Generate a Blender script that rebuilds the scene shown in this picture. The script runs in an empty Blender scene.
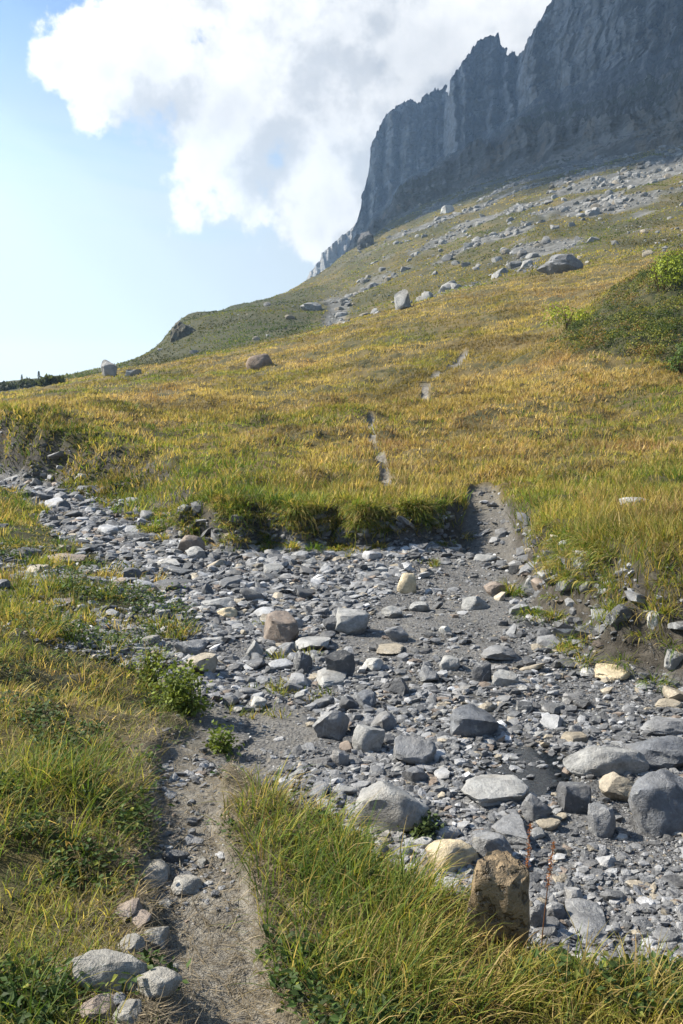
import bpy, bmesh, math, random
import numpy as np
from mathutils import Vector

S = bpy.context.scene
COL = S.collection
rnd = random.Random(7)
RNG = np.random.default_rng(7)

# ------------------------------------------------------------------ camera
F = 35.0 / 36.0 * 1024.0
PITCH = math.radians(7.0)
ZC = 1.6
cam = bpy.data.cameras.new("camera")
cam.lens = 35.0
cam.sensor_width = 36.0
cam.clip_start = 0.05
cam.clip_end = 20000.0
camo = bpy.data.objects.new("camera", cam)
COL.objects.link(camo)
camo.location = (0, 0, ZC)
camo.rotation_euler = (math.radians(90) - PITCH, 0, 0)
S.camera = camo

# ------------------------------------------------------------------ light
SUN_AZ, SUN_EL = math.radians(-76.0), math.radians(40.0)      # azimuth from +Y, negative to the left
sd = Vector((math.sin(SUN_AZ) * math.cos(SUN_EL), math.cos(SUN_AZ) * math.cos(SUN_EL), math.sin(SUN_EL)))
sl = bpy.data.lights.new("sun", 'SUN')
sl.energy = 5.0
sl.angle = math.radians(0.5)
sl.color = (1.0, 0.93, 0.80)
slo = bpy.data.objects.new("sun", sl)
COL.objects.link(slo)
slo.rotation_euler = sd.to_track_quat('Z', 'Y').to_euler()

S.view_settings.view_transform = 'Standard'
S.view_settings.look = 'None'
S.view_settings.gamma = 1.0
S.view_settings.exposure = 1.47
S.view_settings.use_curve_mapping = False
S.cycles.max_bounces = 6
S.cycles.diffuse_bounces = 3
S.cycles.glossy_bounces = 2
S.cycles.transmission_bounces = 4
S.cycles.transparent_max_bounces = 8
S.cycles.volume_bounces = 0
S.cycles.use_denoising = True


def pix_dir(u, v):
    xr = (np.asarray(u, float) - 341.5) / F
    yu = (512.0 - np.asarray(v, float)) / F
    c, s = math.cos(PITCH), math.sin(PITCH)
    return xr, c + yu * s, -s + yu * c


# ------------------------------------------------------------------ node helper
class NT:
    def __init__(self, nt):
        self.nt = nt
        nt.nodes.clear()

    def n(self, kind, **kw):
        nd = self.nt.nodes.new(kind)
        for k, v in kw.items():
            if k == 'i':
                for kk, vv in v.items():
                    sock = nd.inputs[kk]
                    if hasattr(vv, 'is_output') or isinstance(vv, bpy.types.NodeSocket):
                        self.nt.links.new(vv, sock)
                    else:
                        sock.default_value = vv
            else:
                setattr(nd, k, v)
        return nd

    def math(self, op, a, b=None, c=None, clamp=False):
        nd = self.nt.nodes.new('ShaderNodeMath')
        nd.operation = op
        nd.use_clamp = clamp
        for k, x in enumerate((a, b, c)):
            if x is None:
                continue
            if isinstance(x, bpy.types.NodeSocket):
                self.nt.links.new(x, nd.inputs[k])
            else:
                nd.inputs[k].default_value = x
        return nd.outputs[0]

    def vmath(self, op, a, b=None, scale=None):
        nd = self.nt.nodes.new('ShaderNodeVectorMath')
        nd.operation = op
        for k, x in enumerate((a, b)):
            if x is None:
                continue
            if isinstance(x, bpy.types.NodeSocket):
                self.nt.links.new(x, nd.inputs[k])
            else:
                nd.inputs[k].default_value = x
        if scale is not None:
            if isinstance(scale, bpy.types.NodeSocket):
                self.nt.links.new(scale, nd.inputs['Scale'])
            else:
                nd.inputs['Scale'].default_value = scale
        return nd.outputs['Value'] if op in ('LENGTH', 'DISTANCE', 'DOT_PRODUCT') else nd.outputs[0]

    def ramp(self, fac, a, b, lo=0.0, hi=1.0, smooth=True):
        nd = self.nt.nodes.new('ShaderNodeMapRange')
        nd.interpolation_type = 'SMOOTHSTEP' if smooth else 'LINEAR'
        nd.clamp = True
        self.nt.links.new(fac, nd.inputs['Value'])
        nd.inputs['From Min'].default_value = a
        nd.inputs['From Max'].default_value = b
        nd.inputs['To Min'].default_value = lo
        nd.inputs['To Max'].default_value = hi
        return nd.outputs[0]

    def mix(self, fac, a, b, mode='MIX'):
        nd = self.nt.nodes.new('ShaderNodeMix')
        nd.data_type = 'RGBA'
        nd.blend_type = mode
        for nm, x in ((0, fac), (6, a), (7, b)):
            if isinstance(x, bpy.types.NodeSocket):
                self.nt.links.new(x, nd.inputs[nm])
            elif nm == 0:
                nd.inputs[0].default_value = x
            else:
                nd.inputs[nm].default_value = (*x, 1.0) if len(x) == 3 else x
        return nd.outputs[2]

    def noise(self, vec, scale, detail=4.0, rough=0.55, dist=0.0, out=0):
        nd = self.nt.nodes.new('ShaderNodeTexNoise')
        if vec is not None:
            self.nt.links.new(vec, nd.inputs['Vector'])
        nd.inputs['Scale'].default_value = scale
        nd.inputs['Detail'].default_value = detail
        nd.inputs['Roughness'].default_value = rough
        nd.inputs['Distortion'].default_value = dist
        return nd.outputs[out]

    def attr(self, name, out='Fac'):
        nd = self.nt.nodes.new('ShaderNodeAttribute')
        nd.attribute_name = name
        return nd.outputs[out]

    def bump(self, h, strength=0.5, dist=0.02, normal=None):
        nd = self.nt.nodes.new('ShaderNodeBump')
        nd.inputs['Strength'].default_value = strength
        nd.inputs['Distance'].default_value = dist
        self.nt.links.new(h, nd.inputs['Height'])
        if normal is not None:
            self.nt.links.new(normal, nd.inputs['Normal'])
        return nd.outputs[0]


# ------------------------------------------------------------------ sky with clouds
W = bpy.data.worlds.new("World")
S.world = W
W.use_nodes = True
t = NT(W.node_tree)
sky = t.n('ShaderNodeTexSky')
sky.sky_type = 'NISHITA'
sky.sun_disc = False
sky.sun_elevation = SUN_EL
sky.sun_rotation = SUN_AZ
sky.altitude = 1700.0
sky.air_density = 1.0
sky.dust_density = 0.15
sky.ozone_density = 1.4
d = t.n('ShaderNodeTexCoord').outputs['Generated']


def upix(u, v):
    x, y, z = pix_dir(u, v)
    l = math.sqrt(x * x + y * y + z * z)
    return (x / l, y / l, z / l)


BLOBS = [(250, 40, 120), (335, -20, 150), (430, 60, 135), (105, 72, 68), (165, 62, 60), (60, 66, 26), (325, 135, 72), (335, 205, 52),
         (235, 100, 75), (520, 20, 150), (320, 230, 34), (600, -80, 220), (300, -140, 230), (150, -160, 130)]


def cloud_density(vec):
    n1 = t.noise(vec, 9.0, 7.0, 0.58)
    n2 = t.noise(vec, 30.0, 7.0, 0.66)
    m = None
    for (u, v, r) in BLOBS:
        dd = t.vmath('DISTANCE', vec, upix(u, v))
        e = t.math('SUBTRACT', 1.0, t.math('MULTIPLY', dd, F / r * 0.93))
        m = e if m is None else t.math('SMOOTH_MAX', m, e, 0.25)
    nn = t.math('ADD', t.math('MULTIPLY', t.math('SUBTRACT', n1, 0.5), 2.3), t.math('MULTIPLY', t.math('SUBTRACT', n2, 0.5), 0.95))
    return t.math('ADD', m, nn)


den = cloud_density(d)
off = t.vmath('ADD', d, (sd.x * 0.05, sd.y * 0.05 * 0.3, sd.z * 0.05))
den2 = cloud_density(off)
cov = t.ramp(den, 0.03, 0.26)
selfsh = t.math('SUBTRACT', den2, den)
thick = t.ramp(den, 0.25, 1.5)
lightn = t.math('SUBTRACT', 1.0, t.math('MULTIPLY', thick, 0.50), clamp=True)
lightn = t.math('SUBTRACT', lightn, t.math('MULTIPLY', t.ramp(selfsh, -0.3, 0.4), 0.55), clamp=True)  # light and shade of the clouds put into their colour
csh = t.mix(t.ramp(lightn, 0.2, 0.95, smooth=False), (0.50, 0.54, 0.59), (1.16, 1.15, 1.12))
# thin high veil
sep = t.n('ShaderNodeSeparateXYZ', i={0: d})
stre = t.n('ShaderNodeCombineXYZ', i={0: t.math('MULTIPLY', sep.outputs[0], 2.2), 1: t.math('MULTIPLY', sep.outputs[1], 2.2), 2: t.math('ADD', t.math('MULTIPLY', sep.outputs[2], 17.0), t.math('MULTIPLY', sep.outputs[0], 2.0))})
veil = t.noise(stre.outputs[0], 1.1, 6.0, 0.55)
veil_h = t.math('MULTIPLY', t.ramp(sep.outputs[2], -0.02, 0.06), t.ramp(sep.outputs[2], 0.34, 0.16))
veil_f = t.math('MULTIPLY', t.math('MULTIPLY', t.ramp(veil, 0.15, 0.48), veil_h), 0.85)
veil_f = t.math('MAXIMUM', veil_f, t.ramp(sep.outputs[2], 0.20, -0.02, 0.0, 0.9))
skyc = t.mix(1.0, sky.outputs[0], (1.0, 1.0, 1.0), 'MULTIPLY')
bg_sky = t.n('ShaderNodeBackground', i={'Color': skyc, 'Strength': 0.082})
bg_veil = t.n('ShaderNodeBackground', i={'Color': (0.86, 0.94, 0.98, 1), 'Strength': 0.40})
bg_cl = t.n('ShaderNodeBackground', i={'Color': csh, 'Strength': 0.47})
m1 = t.n('ShaderNodeMixShader', i={0: veil_f, 1: bg_sky.outputs[0], 2: bg_veil.outputs[0]})
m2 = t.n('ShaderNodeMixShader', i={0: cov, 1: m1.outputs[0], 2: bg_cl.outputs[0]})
t.n('ShaderNodeOutputWorld', i={0: m2.outputs[0]})
W.cycles.sampling_method = 'MANUAL'
W.cycles.sample_map_resolution = 512

# ------------------------------------------------------------------ numpy noise
def _hash(ix, iy, iz, seed):
    h = (ix.astype(np.uint32) * np.uint32(374761393) + iy.astype(np.uint32) * np.uint32(668265263)
         + iz.astype(np.uint32) * np.uint32(2147483647 - 58) + np.uint32(seed * 974711 % 4294967291))
    h = (h ^ (h >> np.uint32(13))) * np.uint32(1274126177)
    h = h ^ (h >> np.uint32(16))
    h = h * np.uint32(2246822519)
    return h ^ (h >> np.uint32(15))


_G = np.array([[1, 1, 0], [-1, 1, 0], [1, -1, 0], [-1, -1, 0], [1, 0, 1], [-1, 0, 1], [1, 0, -1], [-1, 0, -1],
               [0, 1, 1], [0, -1, 1], [0, 1, -1], [0, -1, -1], [1, 1, 0], [-1, 1, 0], [0, -1, 1], [0, -1, -1]], float)


def perlin(x, y, z=0.0, seed=0):
    x, y, z = np.broadcast_arrays(np.asarray(x, float), np.asarray(y, float), np.asarray(z, float))
    x0, y0, z0 = np.floor(x), np.floor(y), np.floor(z)
    fx, fy, fz = x - x0, y - y0, z - z0
    ix, iy, iz = x0.astype(np.int64), y0.astype(np.int64), z0.astype(np.int64)
    fade = lambda q: q * q * q * (q * (q * 6 - 15) + 10)
    ux, uy, uz = fade(fx), fade(fy), fade(fz)
    out = 0.0
    flat = not np.any(fz)
    for dz in ((0,) if flat else (0, 1)):
        wz = (1 - uz) if dz == 0 else uz
        for dy in (0, 1):
            wy = (1 - uy) if dy == 0 else uy
            for dx in (0, 1):
                wx = (1 - ux) if dx == 0 else ux
                g = _G[_hash(ix + dx, iy + dy, iz + dz, seed) & np.uint32(15)]
                out = out + wx * wy * wz * (g[..., 0] * (fx - dx) + g[..., 1] * (fy - dy) + g[..., 2] * (fz - dz))
    return out


def fbm(x, y, z=0.0, oct=4, seed=0, gain=0.5, lac=2.03):
    a, f, o = 1.0, 1.0, 0.0
    for k in range(oct):
        o = o + a * perlin(x * f, y * f, np.asarray(z) * f, seed + k * 17)
        a *= gain
        f *= lac
    return o


def ridged(x, y, z=0.0, oct=4, seed=0, gain=0.5):
    a, f, o = 1.0, 1.0, 0.0
    for k in range(oct):
        o = o + a * (1.0 - 2.0 * np.abs(perlin(x * f, y * f, np.asarray(z) * f, seed + k * 17)))
        a *= gain
        f *= 2.05
    return o


def sstep(a, b, x):
    q = np.clip((np.asarray(x, float) - a) / (b - a), 0, 1)
    return q * q * (3 - 2 * q)


# ------------------------------------------------------------------ terrain model
ZBED = -0.55


def plan(u, v, z):
    """where the sight line of a traced point meets the level z"""
    x, y, w = pix_dir(u, v)
    k = (z - ZC) / w
    return np.stack([x * k, y * k], -1)


A_PX = np.array([(-140, 462), (-60, 468), (20, 477), (60, 491), (100, 514), (150, 534), (174, 539), (202, 542), (230, 548), (258, 545), (290, 550), (325, 546), (362, 551), (400, 546), (430, 549), (455, 545),
                 (500, 562), (520, 592), (545, 628), (590, 664), (683, 690), (790, 712), (900, 730)], float)
B_PX = np.array([(-140, 474), (-60, 475), (25, 481), (45, 489), (60, 503), (74, 518), (112, 538), (180, 570), (228, 600), (218, 650), (226, 702), (240, 748),
                 (300, 766), (352, 800), (400, 838), (432, 876), (455, 935), (520, 985), (600, 1000), (683, 990), (800, 970), (900, 960)], float)
A_LINE = plan(A_PX[:, 0], A_PX[:, 1], ZBED)
B_LINE = plan(B_PX[:, 0], B_PX[:, 1], ZBED + 0.2)
BED = np.concatenate([A_LINE, B_LINE[::-1]])
# trodden trail: foreground, ramp through the far bank
P1_PX = np.array([(262, 1150), (240, 1060), (222, 1000), (208, 940), (190, 880), (186, 830), (190, 785), (196, 745), (212, 708), (236, 680), (262, 655)], float)
P1 = plan(P1_PX[:, 0], P1_PX[:, 1], -0.1)
P1W = np.array([.15, .15, .155, .165, .16, .14, .14, .15, .22, .35, .45])
P2_PX = np.array([(425, 660), (446, 600), (470, 556), (485, 520), (487, 507), (480, 492)], float)
P2 = np.concatenate([plan(P2_PX[:3, 0], P2_PX[:3, 1], ZBED), plan(P2_PX[3:, 0], P2_PX[3:, 1], -.05)])
P2W = np.array([.80, .70, .58, .46, .36, .2])

# distance -> height in the photograph, per column, beyond the far bank
TY = np.array([4, 6, 8, 11, 14, 20, 28, 38, 50, 65, 80, 95, 110, 130, 150, 180, 220, 270, 330, 400, 480, 600, 900, 3000], float)
TU = np.array([-350, -120, 0, 60, 110, 160, 178, 220, 280, 341, 400, 450, 505, 560, 620, 683, 800, 1050], float)
NANV = np.nan
TV = {
    -350: {4: 770, 8: 590, 14: 520, 20: 482, 28: 440, 38: 428, 50: 420, 65: 412, 80: 410, 110: 409, 150: 408, 220: 412, 330: 416, 900: 425, 3000: 430},
    -120: {4: 770, 8: 590, 14: 516, 20: 478, 25: 424, 28: 420, 38: 418, 50: 411, 65: 405, 80: 402, 110: 401, 150: 394, 180: 400, 330: 408, 900: 425, 3000: 430},
    0: {4: 770, 8: 590, 14: 514, 20: 474, 24: 424, 27: 417, 38: 410, 50: 404, 65: 399, 80: 397, 110: 397, 130: 392, 150: 385, 180: 390, 330: 403, 900: 425, 3000: 430},
    60: {4: 770, 8: 590, 14: 512, 20: 472, 24: 424, 27: 415, 38: 406, 50: 397, 65: 390, 80: 386, 95: 385, 110: 385, 130: 381, 150: 379, 180: 384, 330: 400, 900: 425, 3000: 430},
    110: {4: 770, 8: 590, 14: 510, 20: 464, 24: 432, 27: 414, 38: 405, 50: 393, 65: 383, 80: 377, 95: 373, 110: 373, 150: 371, 180: 375, 330: 395, 900: 425, 3000: 430},
    160: {4: 770, 8: 590, 14: 509, 20: 464, 28: 430, 38: 408, 50: 391, 65: 377, 80: 369, 95: 366, 110: 367, 130: 362, 150: 352, 180: 354, 330: 385, 900: 420, 3000: 430},
    178: {4: 770, 8: 590, 14: 508, 20: 465, 28: 430, 38: 407, 50: 389, 65: 374, 80: 366, 95: 362, 110: 364, 130: 356, 150: 338, 170: 316, 190: 320, 330: 375, 900: 420, 3000: 430},
    220: {4: 770, 8: 590, 14: 504, 20: 466, 28: 431, 38: 405, 50: 385, 65: 369, 80: 359, 95: 354, 110: 355, 130: 344, 150: 326, 180: 309, 220: 312, 330: 345, 900: 420, 3000: 430},
    280: {4: 770, 8: 590, 14: 503, 20: 466, 28: 429, 38: 400, 50: 378, 65: 360, 80: 347, 95: 342, 110: 342, 130: 332, 150: 318, 180: 306, 220: 299, 270: 301, 330: 305, 480: 320, 900: 400, 3000: 430},
    341: {4: 760, 8: 588, 14: 503, 20: 465, 28: 425, 38: 396, 50: 371, 65: 347, 80: 331, 95: 325, 110: 326, 130: 324, 150: 318, 180: 303, 220: 287, 270: 270, 330: 256, 400: 262, 480: 275, 900: 380, 3000: 420},
    400: {4: 755, 8: 585, 14: 503, 20: 464, 28: 421, 38: 389, 50: 361, 65: 335, 80: 317, 95: 310, 110: 310, 130: 306, 150: 297, 180: 278, 220: 258, 270: 239, 330: 226, 400: 215, 480: 214, 900: 330, 3000: 400},
    450: {4: 750, 8: 582, 14: 503, 20: 463, 28: 418, 38: 383, 50: 353, 65: 324, 80: 305, 95: 297, 110: 294, 130: 288, 150: 278, 180: 257, 220: 237, 270: 218, 330: 206, 400: 197, 480: 193, 900: 290, 3000: 400},
    505: {4: 720, 8: 572, 11: 530, 14: 504, 20: 461, 28: 414, 38: 378, 50: 347, 65: 316, 80: 296, 95: 287, 110: 282, 130: 274, 150: 260, 180: 238, 220: 216, 270: 196, 330: 184, 400: 176, 480: 172, 900: 250, 3000: 400},
    560: {4: 690, 8: 560, 11: 522, 14: 500, 20: 459, 28: 410, 36: 372, 42: 345, 50: 333, 65: 307, 80: 288, 95: 278, 110: 272, 130: 262, 150: 246, 180: 222, 220: 198, 270: 178, 330: 166, 400: 160, 480: 158, 900: 230, 3000: 400},
    620: {4: 660, 8: 549, 11: 515, 14: 494, 20: 456, 28: 405, 36: 355, 42: 325, 50: 296, 58: 283, 65: 288, 80: 279, 95: 268, 110: 259, 130: 248, 150: 232, 180: 207, 220: 182, 270: 162, 330: 153, 400: 150, 480: 148, 900: 220, 3000: 400},
    683: {4: 640, 8: 540, 11: 508, 14: 488, 20: 452, 28: 400, 36: 348, 42: 312, 50: 272, 60: 247, 70: 256, 80: 258, 95: 254, 110: 248, 130: 236, 150: 218, 180: 191, 220: 168, 270: 150, 330: 143, 400: 140, 480: 138, 900: 200, 3000: 400},
    800: {4: 610, 8: 520, 14: 470, 20: 436, 28: 380, 36: 322, 42: 285, 50: 248, 60: 222, 70: 226, 80: 226, 110: 214, 130: 202, 150: 185, 180: 158, 220: 130, 270: 112, 330: 105, 480: 100, 900: 150, 3000: 400},
    1050: {4: 560, 8: 490, 14: 440, 20: 405, 28: 345, 42: 250, 60: 190, 80: 175, 110: 150, 150: 120, 220: 40, 330: -20, 480: -40, 900: 100, 3000: 400},
}


def _build_table():
    ly = np.log(TY)
    fy = np.linspace(math.log(4), math.log(3000), 400)
    rows = []
    for u in TU:
        k = np.array(sorted(TV[int(u)]), float)
        v = np.array([TV[int(u)][q] for q in sorted(TV[int(u)])], float)
        yu = (512 - v) / F
        c, s = math.cos(PITCH), math.sin(PITCH)
        tn = (-s + yu * c) / (c + yu * s)
        rows.append(np.interp(fy, np.log(k), tn))
    rows = np.array(rows)
    fu = np.arange(-350, 1051, 5.0)
    G = np.array([np.interp(fu, TU, rows[:, j]) for j in range(len(fy))]).T
    def blur(M, sg, ax):
        r = int(sg * 3)
        w = np.exp(-0.5 * (np.arange(-r, r + 1) / sg) ** 2)
        w /= w.sum()
        Mp = np.pad(M, [(r, r) if a == ax else (0, 0) for a in range(2)], mode='edge')
        return np.apply_along_axis(lambda q: np.convolve(q, w, 'valid'), ax, Mp)
    G = blur(G, 2.6, 0)
    G = blur(G, 1.5, 1)
    return fu, fy, G


FU, FY, TG = _build_table()


def table_z(x, y):
    r = np.hypot(x, y)
    th = np.clip(np.arctan2(x, y), -0.60, 0.615)
    Y = np.clip(r * np.cos(th), 4.0, 2990.0)
    u = 341.5 + F * np.tan(th)
    a = np.clip((u - FU[0]) / 5.0, 0, len(FU) - 1.001)
    b = np.clip((np.log(Y) - FY[0]) / (FY[1] - FY[0]), 0, len(FY) - 1.001)
    i, j = a.astype(int), b.astype(int)
    p, q = a - i, b - j
    tn = TG[i, j] * (1 - p) * (1 - q) + TG[i + 1, j] * p * (1 - q) + TG[i, j + 1] * (1 - p) * q + TG[i + 1, j + 1] * p * q
    return ZC + Y * tn


def poly_dist(x, y, L):
    best = np.full(x.shape, 1e9)
    par = np.zeros(x.shape)
    for k in range(len(L) - 1):
        a, b = L[k], L[k + 1]
        ab = b - a
        tt = np.clip(((x - a[0]) * ab[0] + (y - a[1]) * ab[1]) / (ab @ ab), 0, 1)
        dd = np.hypot(x - a[0] - ab[0] * tt, y - a[1] - ab[1] * tt)
        m = dd < best
        best = np.where(m, dd, best)
        par = np.where(m, k + tt, par)
    return best, par


def in_poly(x, y, P):
    ins = np.zeros(x.shape, bool)
    n = len(P)
    for k in range(n):
        x1, y1 = P[k]
        x2, y2 = P[(k + 1) % n]
        if y1 == y2:
            continue
        c = (y1 > y) != (y2 > y)
        ins ^= c & (x < (x2 - x1) * (y - y1) / (y2 - y1) + x1)
    return ins


WATER_C = [(plan(522, 770, ZBED - .02), 0.34, 0.5), (plan(425, 700, ZBED), 0.42, 0.6)]


def near_fields(x, y):
    """every quantity of the ground at x, y"""
    x = np.asarray(x, float)
    y = np.asarray(y, float)
    r = np.hypot(x, y)
    near = (r < 60) & (y > -8)
    o = {k: np.zeros(x.shape) for k in ('bed', 'path', 'sA')}
    dA = np.full(x.shape, 1e3)
    dB = np.full(x.shape, 1e3)
    pA = np.zeros(x.shape)
    ins = np.zeros(x.shape, bool)
    dp1 = np.full(x.shape, 1e3)
    wp1 = np.zeros(x.shape)
    dp2 = np.full(x.shape, 1e3)
    wp2 = np.full(x.shape, .3)
    if near.any():
        xs, ys = x[near], y[near]
        wob = 0.34 * perlin(xs * .95, ys * .95, 0, 1) * sstep(10, 13, ys) + 0.30 * perlin(xs * .55, ys * .55, 0, 2) + 0.16 * perlin(xs * 1.1, ys * 1.1, 0, 3) + 0.09 * perlin(xs * 3.1, ys * 3.1, 0, 4)
        xw = xs + wob * 1.2
        yw = ys + 0.30 * perlin(xs * .5 + 5, ys * .5, 0, 7) + 0.22 * perlin(xs * 1.3 + 9, ys * 1.3, 0, 5) + 0.1 * perlin(xs * 3.7, ys * 3.7, 0, 6)
        dA[near], pA[near] = poly_dist(xw, yw, A_LINE)
        dB[near], _ = poly_dist(xw, yw, B_LINE)
        ins[near] = in_poly(xw, yw, BED)
        xq, yq = xs + 0.06 * perlin(xs * 4, ys * 4, 0, 8), ys
        d1, q1 = poly_dist(xq, yq, P1)
        dp1[near] = d1
        wp1[near] = np.interp(q1, np.arange(len(P1W)), P1W)
        d2, q2 = poly_dist(xq, yq, P2)
        dp2[near] = d2
        wp2[near] = np.interp(q2, np.arange(len(P2W)), P2W)
    return dict(x=x, y=y, r=r, dA=dA, dB=dB, pA=pA, ins=ins, dp1=dp1, wp1=wp1, dp2=dp2, wp2=wp2)


MPATH = None
MPW = None


def ground(x, y, full=False):
    f = near_fields(x, y)
    x, y, r = f['x'], f['y'], f['r']
    Yd = np.maximum(r, 0.5)
    far = table_z(x, y)
    # relief
    k1 = sstep(12, 18, Yd)
    k2 = sstep(95, 150, Yd)
    hum = fbm(x * .9, y * .9, 0, 3, 11)
    fine = perlin(x * 5.2, y * 5.2, 0, 12)
    big = fbm(x * .28, y * .28, 0, 3, 13)
    relief = 0.055 * hum + 0.02 * fine + k1 * (1 - k2) * (0.15 * hum + 0.30 * big * sstep(18, 30, Yd))
    hill = fbm(x / 30, y / 30, 0, 4, 14) * 1.1 + (ridged(x / 14 + 3, y / 20, 0, 4, 15) - .9) * 0.8
    relief = relief + k2 * hill * np.clip(Yd / 250, .35, 1.2)
    zfar = far + relief
    znear = -0.02 + 0.055 * hum + 0.018 * fine + 0.05 * big - 0.28 * sstep(5, 8.5, y) + 0.10 * sstep(-0.3, -2.0, x) * sstep(3, 7, y) * sstep(9, 6, y)
    useA = f['dA'] < f['dB']
    useA = np.where(r > 40, (y > 0), useA)
    land = np.where(useA, zfar, znear)
    bedz = ZBED + 0.035 * fbm(x * 1.7, y * 1.7, 0, 3, 21) + 0.05 * perlin(x * .5, y * .5, 0, 22) - 0.06 * sstep(1.2, 0.1, f['dA']) * sstep(10, 12, y)
    # bank profiles
    wA = 0.30 + 0.12 * perlin(x * .9, y * .9, 0, 31)
    side = sstep(15.5, 17.5, f['pA'])                        # slope of the right-hand bank
    wA = wA + side * 0.45
    wA = wA + 2.3 * sstep(2.2, 3.0, f['pA']) * sstep(6.2, 4.2, f['pA'])   # grassy slope at the upstream bend
    wA = wA + .35 * sstep(2.4, 2.0, f['pA'])
    wA = wA + 1.5 * sstep(0.85, 0.25, f['dp2'])
    wB = 0.55 + 0.2 * perlin(x * .8, y * .8, 0, 32) + 1.6 * np.maximum(sstep(6.0, 7.5, y), sstep(4.4, 5.6, y) * sstep(-.2, -.7, x))
    tA = sstep(0, 1, f['dA'] / wA)
    tB = sstep(-0.15, 1, f['dB'] / wB)
    tt = np.where(f['ins'], 0.0, np.where(useA, tA, tB))
    z = bedz * (1 - tt) + land * tt
    bed = np.where(f['ins'], 1.0, np.where(useA, sstep(.22, .03, f['dA'] + .12 * perlin(x * 2.1, y * 2.1, 0, 48)), sstep(.45, .02, f['dB'] + .25 * perlin(x * 1.9, y * 1.9, 0, 47))))
    # path
    path1 = sstep(1.18, 0.82, f['dp1'] / np.maximum(f['wp1'], .05))
    path2 = sstep(1.15, 0.75, f['dp2'] / f['wp2'])
    z = z - 0.07 * path1 * (1 - bed * .8) - 0.12 * path2 * (1 - bed)
    path = np.maximum(path1, path2)
    if MPATH is not None:
        near = (r > 12) & (r < 90)
        if near.any():
            pm = np.zeros(x.shape)
            for L, wd in MPATH:
                dm, _ = poly_dist(x[near] + .12 * perlin(x[near] * 1.5, y[near] * 1.5, 0, 41), y[near], L)
                pm[near] = np.maximum(pm[near], sstep(1.3, .7, dm / wd))
            path = np.maximum(path, pm)
            z = z - 0.10 * pm
    wet = np.zeros(x.shape)
    for c, a, b in WATER_C:
        e = np.hypot((x - c[0]) / a, (y - c[1]) / b) + .25 * perlin(x * 3, y * 3, 0, 44)
        wet = np.maximum(wet, sstep(1.5, .9, e))
    c, a, b = WATER_C[0]
    e = np.hypot((x - c[0]) / a, (y - c[1]) / b)
    z = z - 0.05 * sstep(1.25, .5, e)
    if not full:
        return z
    f.update(z=z, bed=bed, path=path, path1=path1, path2=path2, wet=wet * bed, tt=tt, useA=useA)
    return f


def hit(u, v, y0=1.2, y1=900.0, n=1500):
    u = np.atleast_1d(np.asarray(u, float))
    v = np.atleast_1d(np.asarray(v, float))
    dx, dy, dz = pix_dir(u, v)
    Y = np.geomspace(y0, y1, n)
    k = Y[None, :] / dy[:, None]
    X = dx[:, None] * k
    Z = ZC + dz[:, None] * k
    g = ground(X, np.broadcast_to(Y, X.shape))
    below = Z < g
    idx = np.where(below.any(1), below.argmax(1), n - 1)
    i = np.arange(len(u))
    j = np.maximum(idx - 1, 0)
    a = Z[i, j] - g[i, j]
    b = g[i, idx] - Z[i, idx]
    w = np.where(idx > 0, a / np.maximum(a + b, 1e-9), 0)
    w = np.clip(w, 0, 1)
    Yh = Y[j] * (1 - w) + Y[idx] * w
    kk = Yh / dy
    Xh = dx * kk
    return np.stack([Xh, Yh, ground(Xh, Yh)], -1)


_mp = [np.array([(387, 482), (382, 466), (377, 448), (371, 430), (370, 416)], float), np.array([(426, 397), (425, 384)], float),
       np.array([(432, 378), (452, 368), (462, 357), (465, 352)], float)]
_L = []
for _q, _wd in zip(_mp, (.11, .16, .22)):
    _h = hit(_q[:, 0], _q[:, 1])
    _L.append((_h[:, :2].copy(), _wd))
MPATH = _L


# ------------------------------------------------------------------ mesh helpers
def new_mesh(name, V, Fc, mat=None, attrs=None, smooth=True, cols=None, sharp=None):
    me = bpy.data.meshes.new(name)
    V = np.asarray(V, np.float32)
    Fc = np.asarray(Fc, np.int32)
    nf, k = Fc.shape
    me.vertices.add(len(V))
    me.vertices.foreach_set('co', V.ravel())
    me.loops.add(nf * k)
    me.loops.foreach_set('vertex_index', Fc.ravel())
    me.polygons.add(nf)
    me.polygons.foreach_set('loop_start', np.arange(0, nf * k, k, dtype=np.int32))
    me.polygons.foreach_set('use_smooth', np.full(nf, smooth, bool))
    for nm, arr in (attrs or {}).items():
        at = me.attributes.new(nm, 'FLOAT', 'POINT')
        at.data.foreach_set('value', np.asarray(arr, np.float32))
    for nm, arr in (cols or {}).items():
        at = me.attributes.new(nm, 'FLOAT_COLOR', 'POINT')
        arr = np.asarray(arr, np.float32)
        if arr.shape[1] == 3:
            arr = np.concatenate([arr, np.ones((len(arr), 1), np.float32)], 1)
        at.data.foreach_set('color', arr.ravel())
    if mat:
        me.materials.append(mat)
    me.update(calc_edges=True)
    if sharp:
        me.set_sharp_from_angle(angle=math.radians(sharp))
    return me


def link(name, me, label=None, cat=None, group=None, kind=None, parent=None, loc=None):
    o = bpy.data.objects.new(name, me)
    COL.objects.link(o)
    if label:
        o['label'] = label
    if cat:
        o['category'] = cat
    if group:
        o['group'] = group
    if kind:
        o['kind'] = kind
    if parent:
        o.parent = parent
    if loc is not None:
        o.location = loc
    return o


def mat_new(name):
    m = bpy.data.materials.new(name)
    m.use_nodes = True
    return m, NT(m.node_tree)


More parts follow.
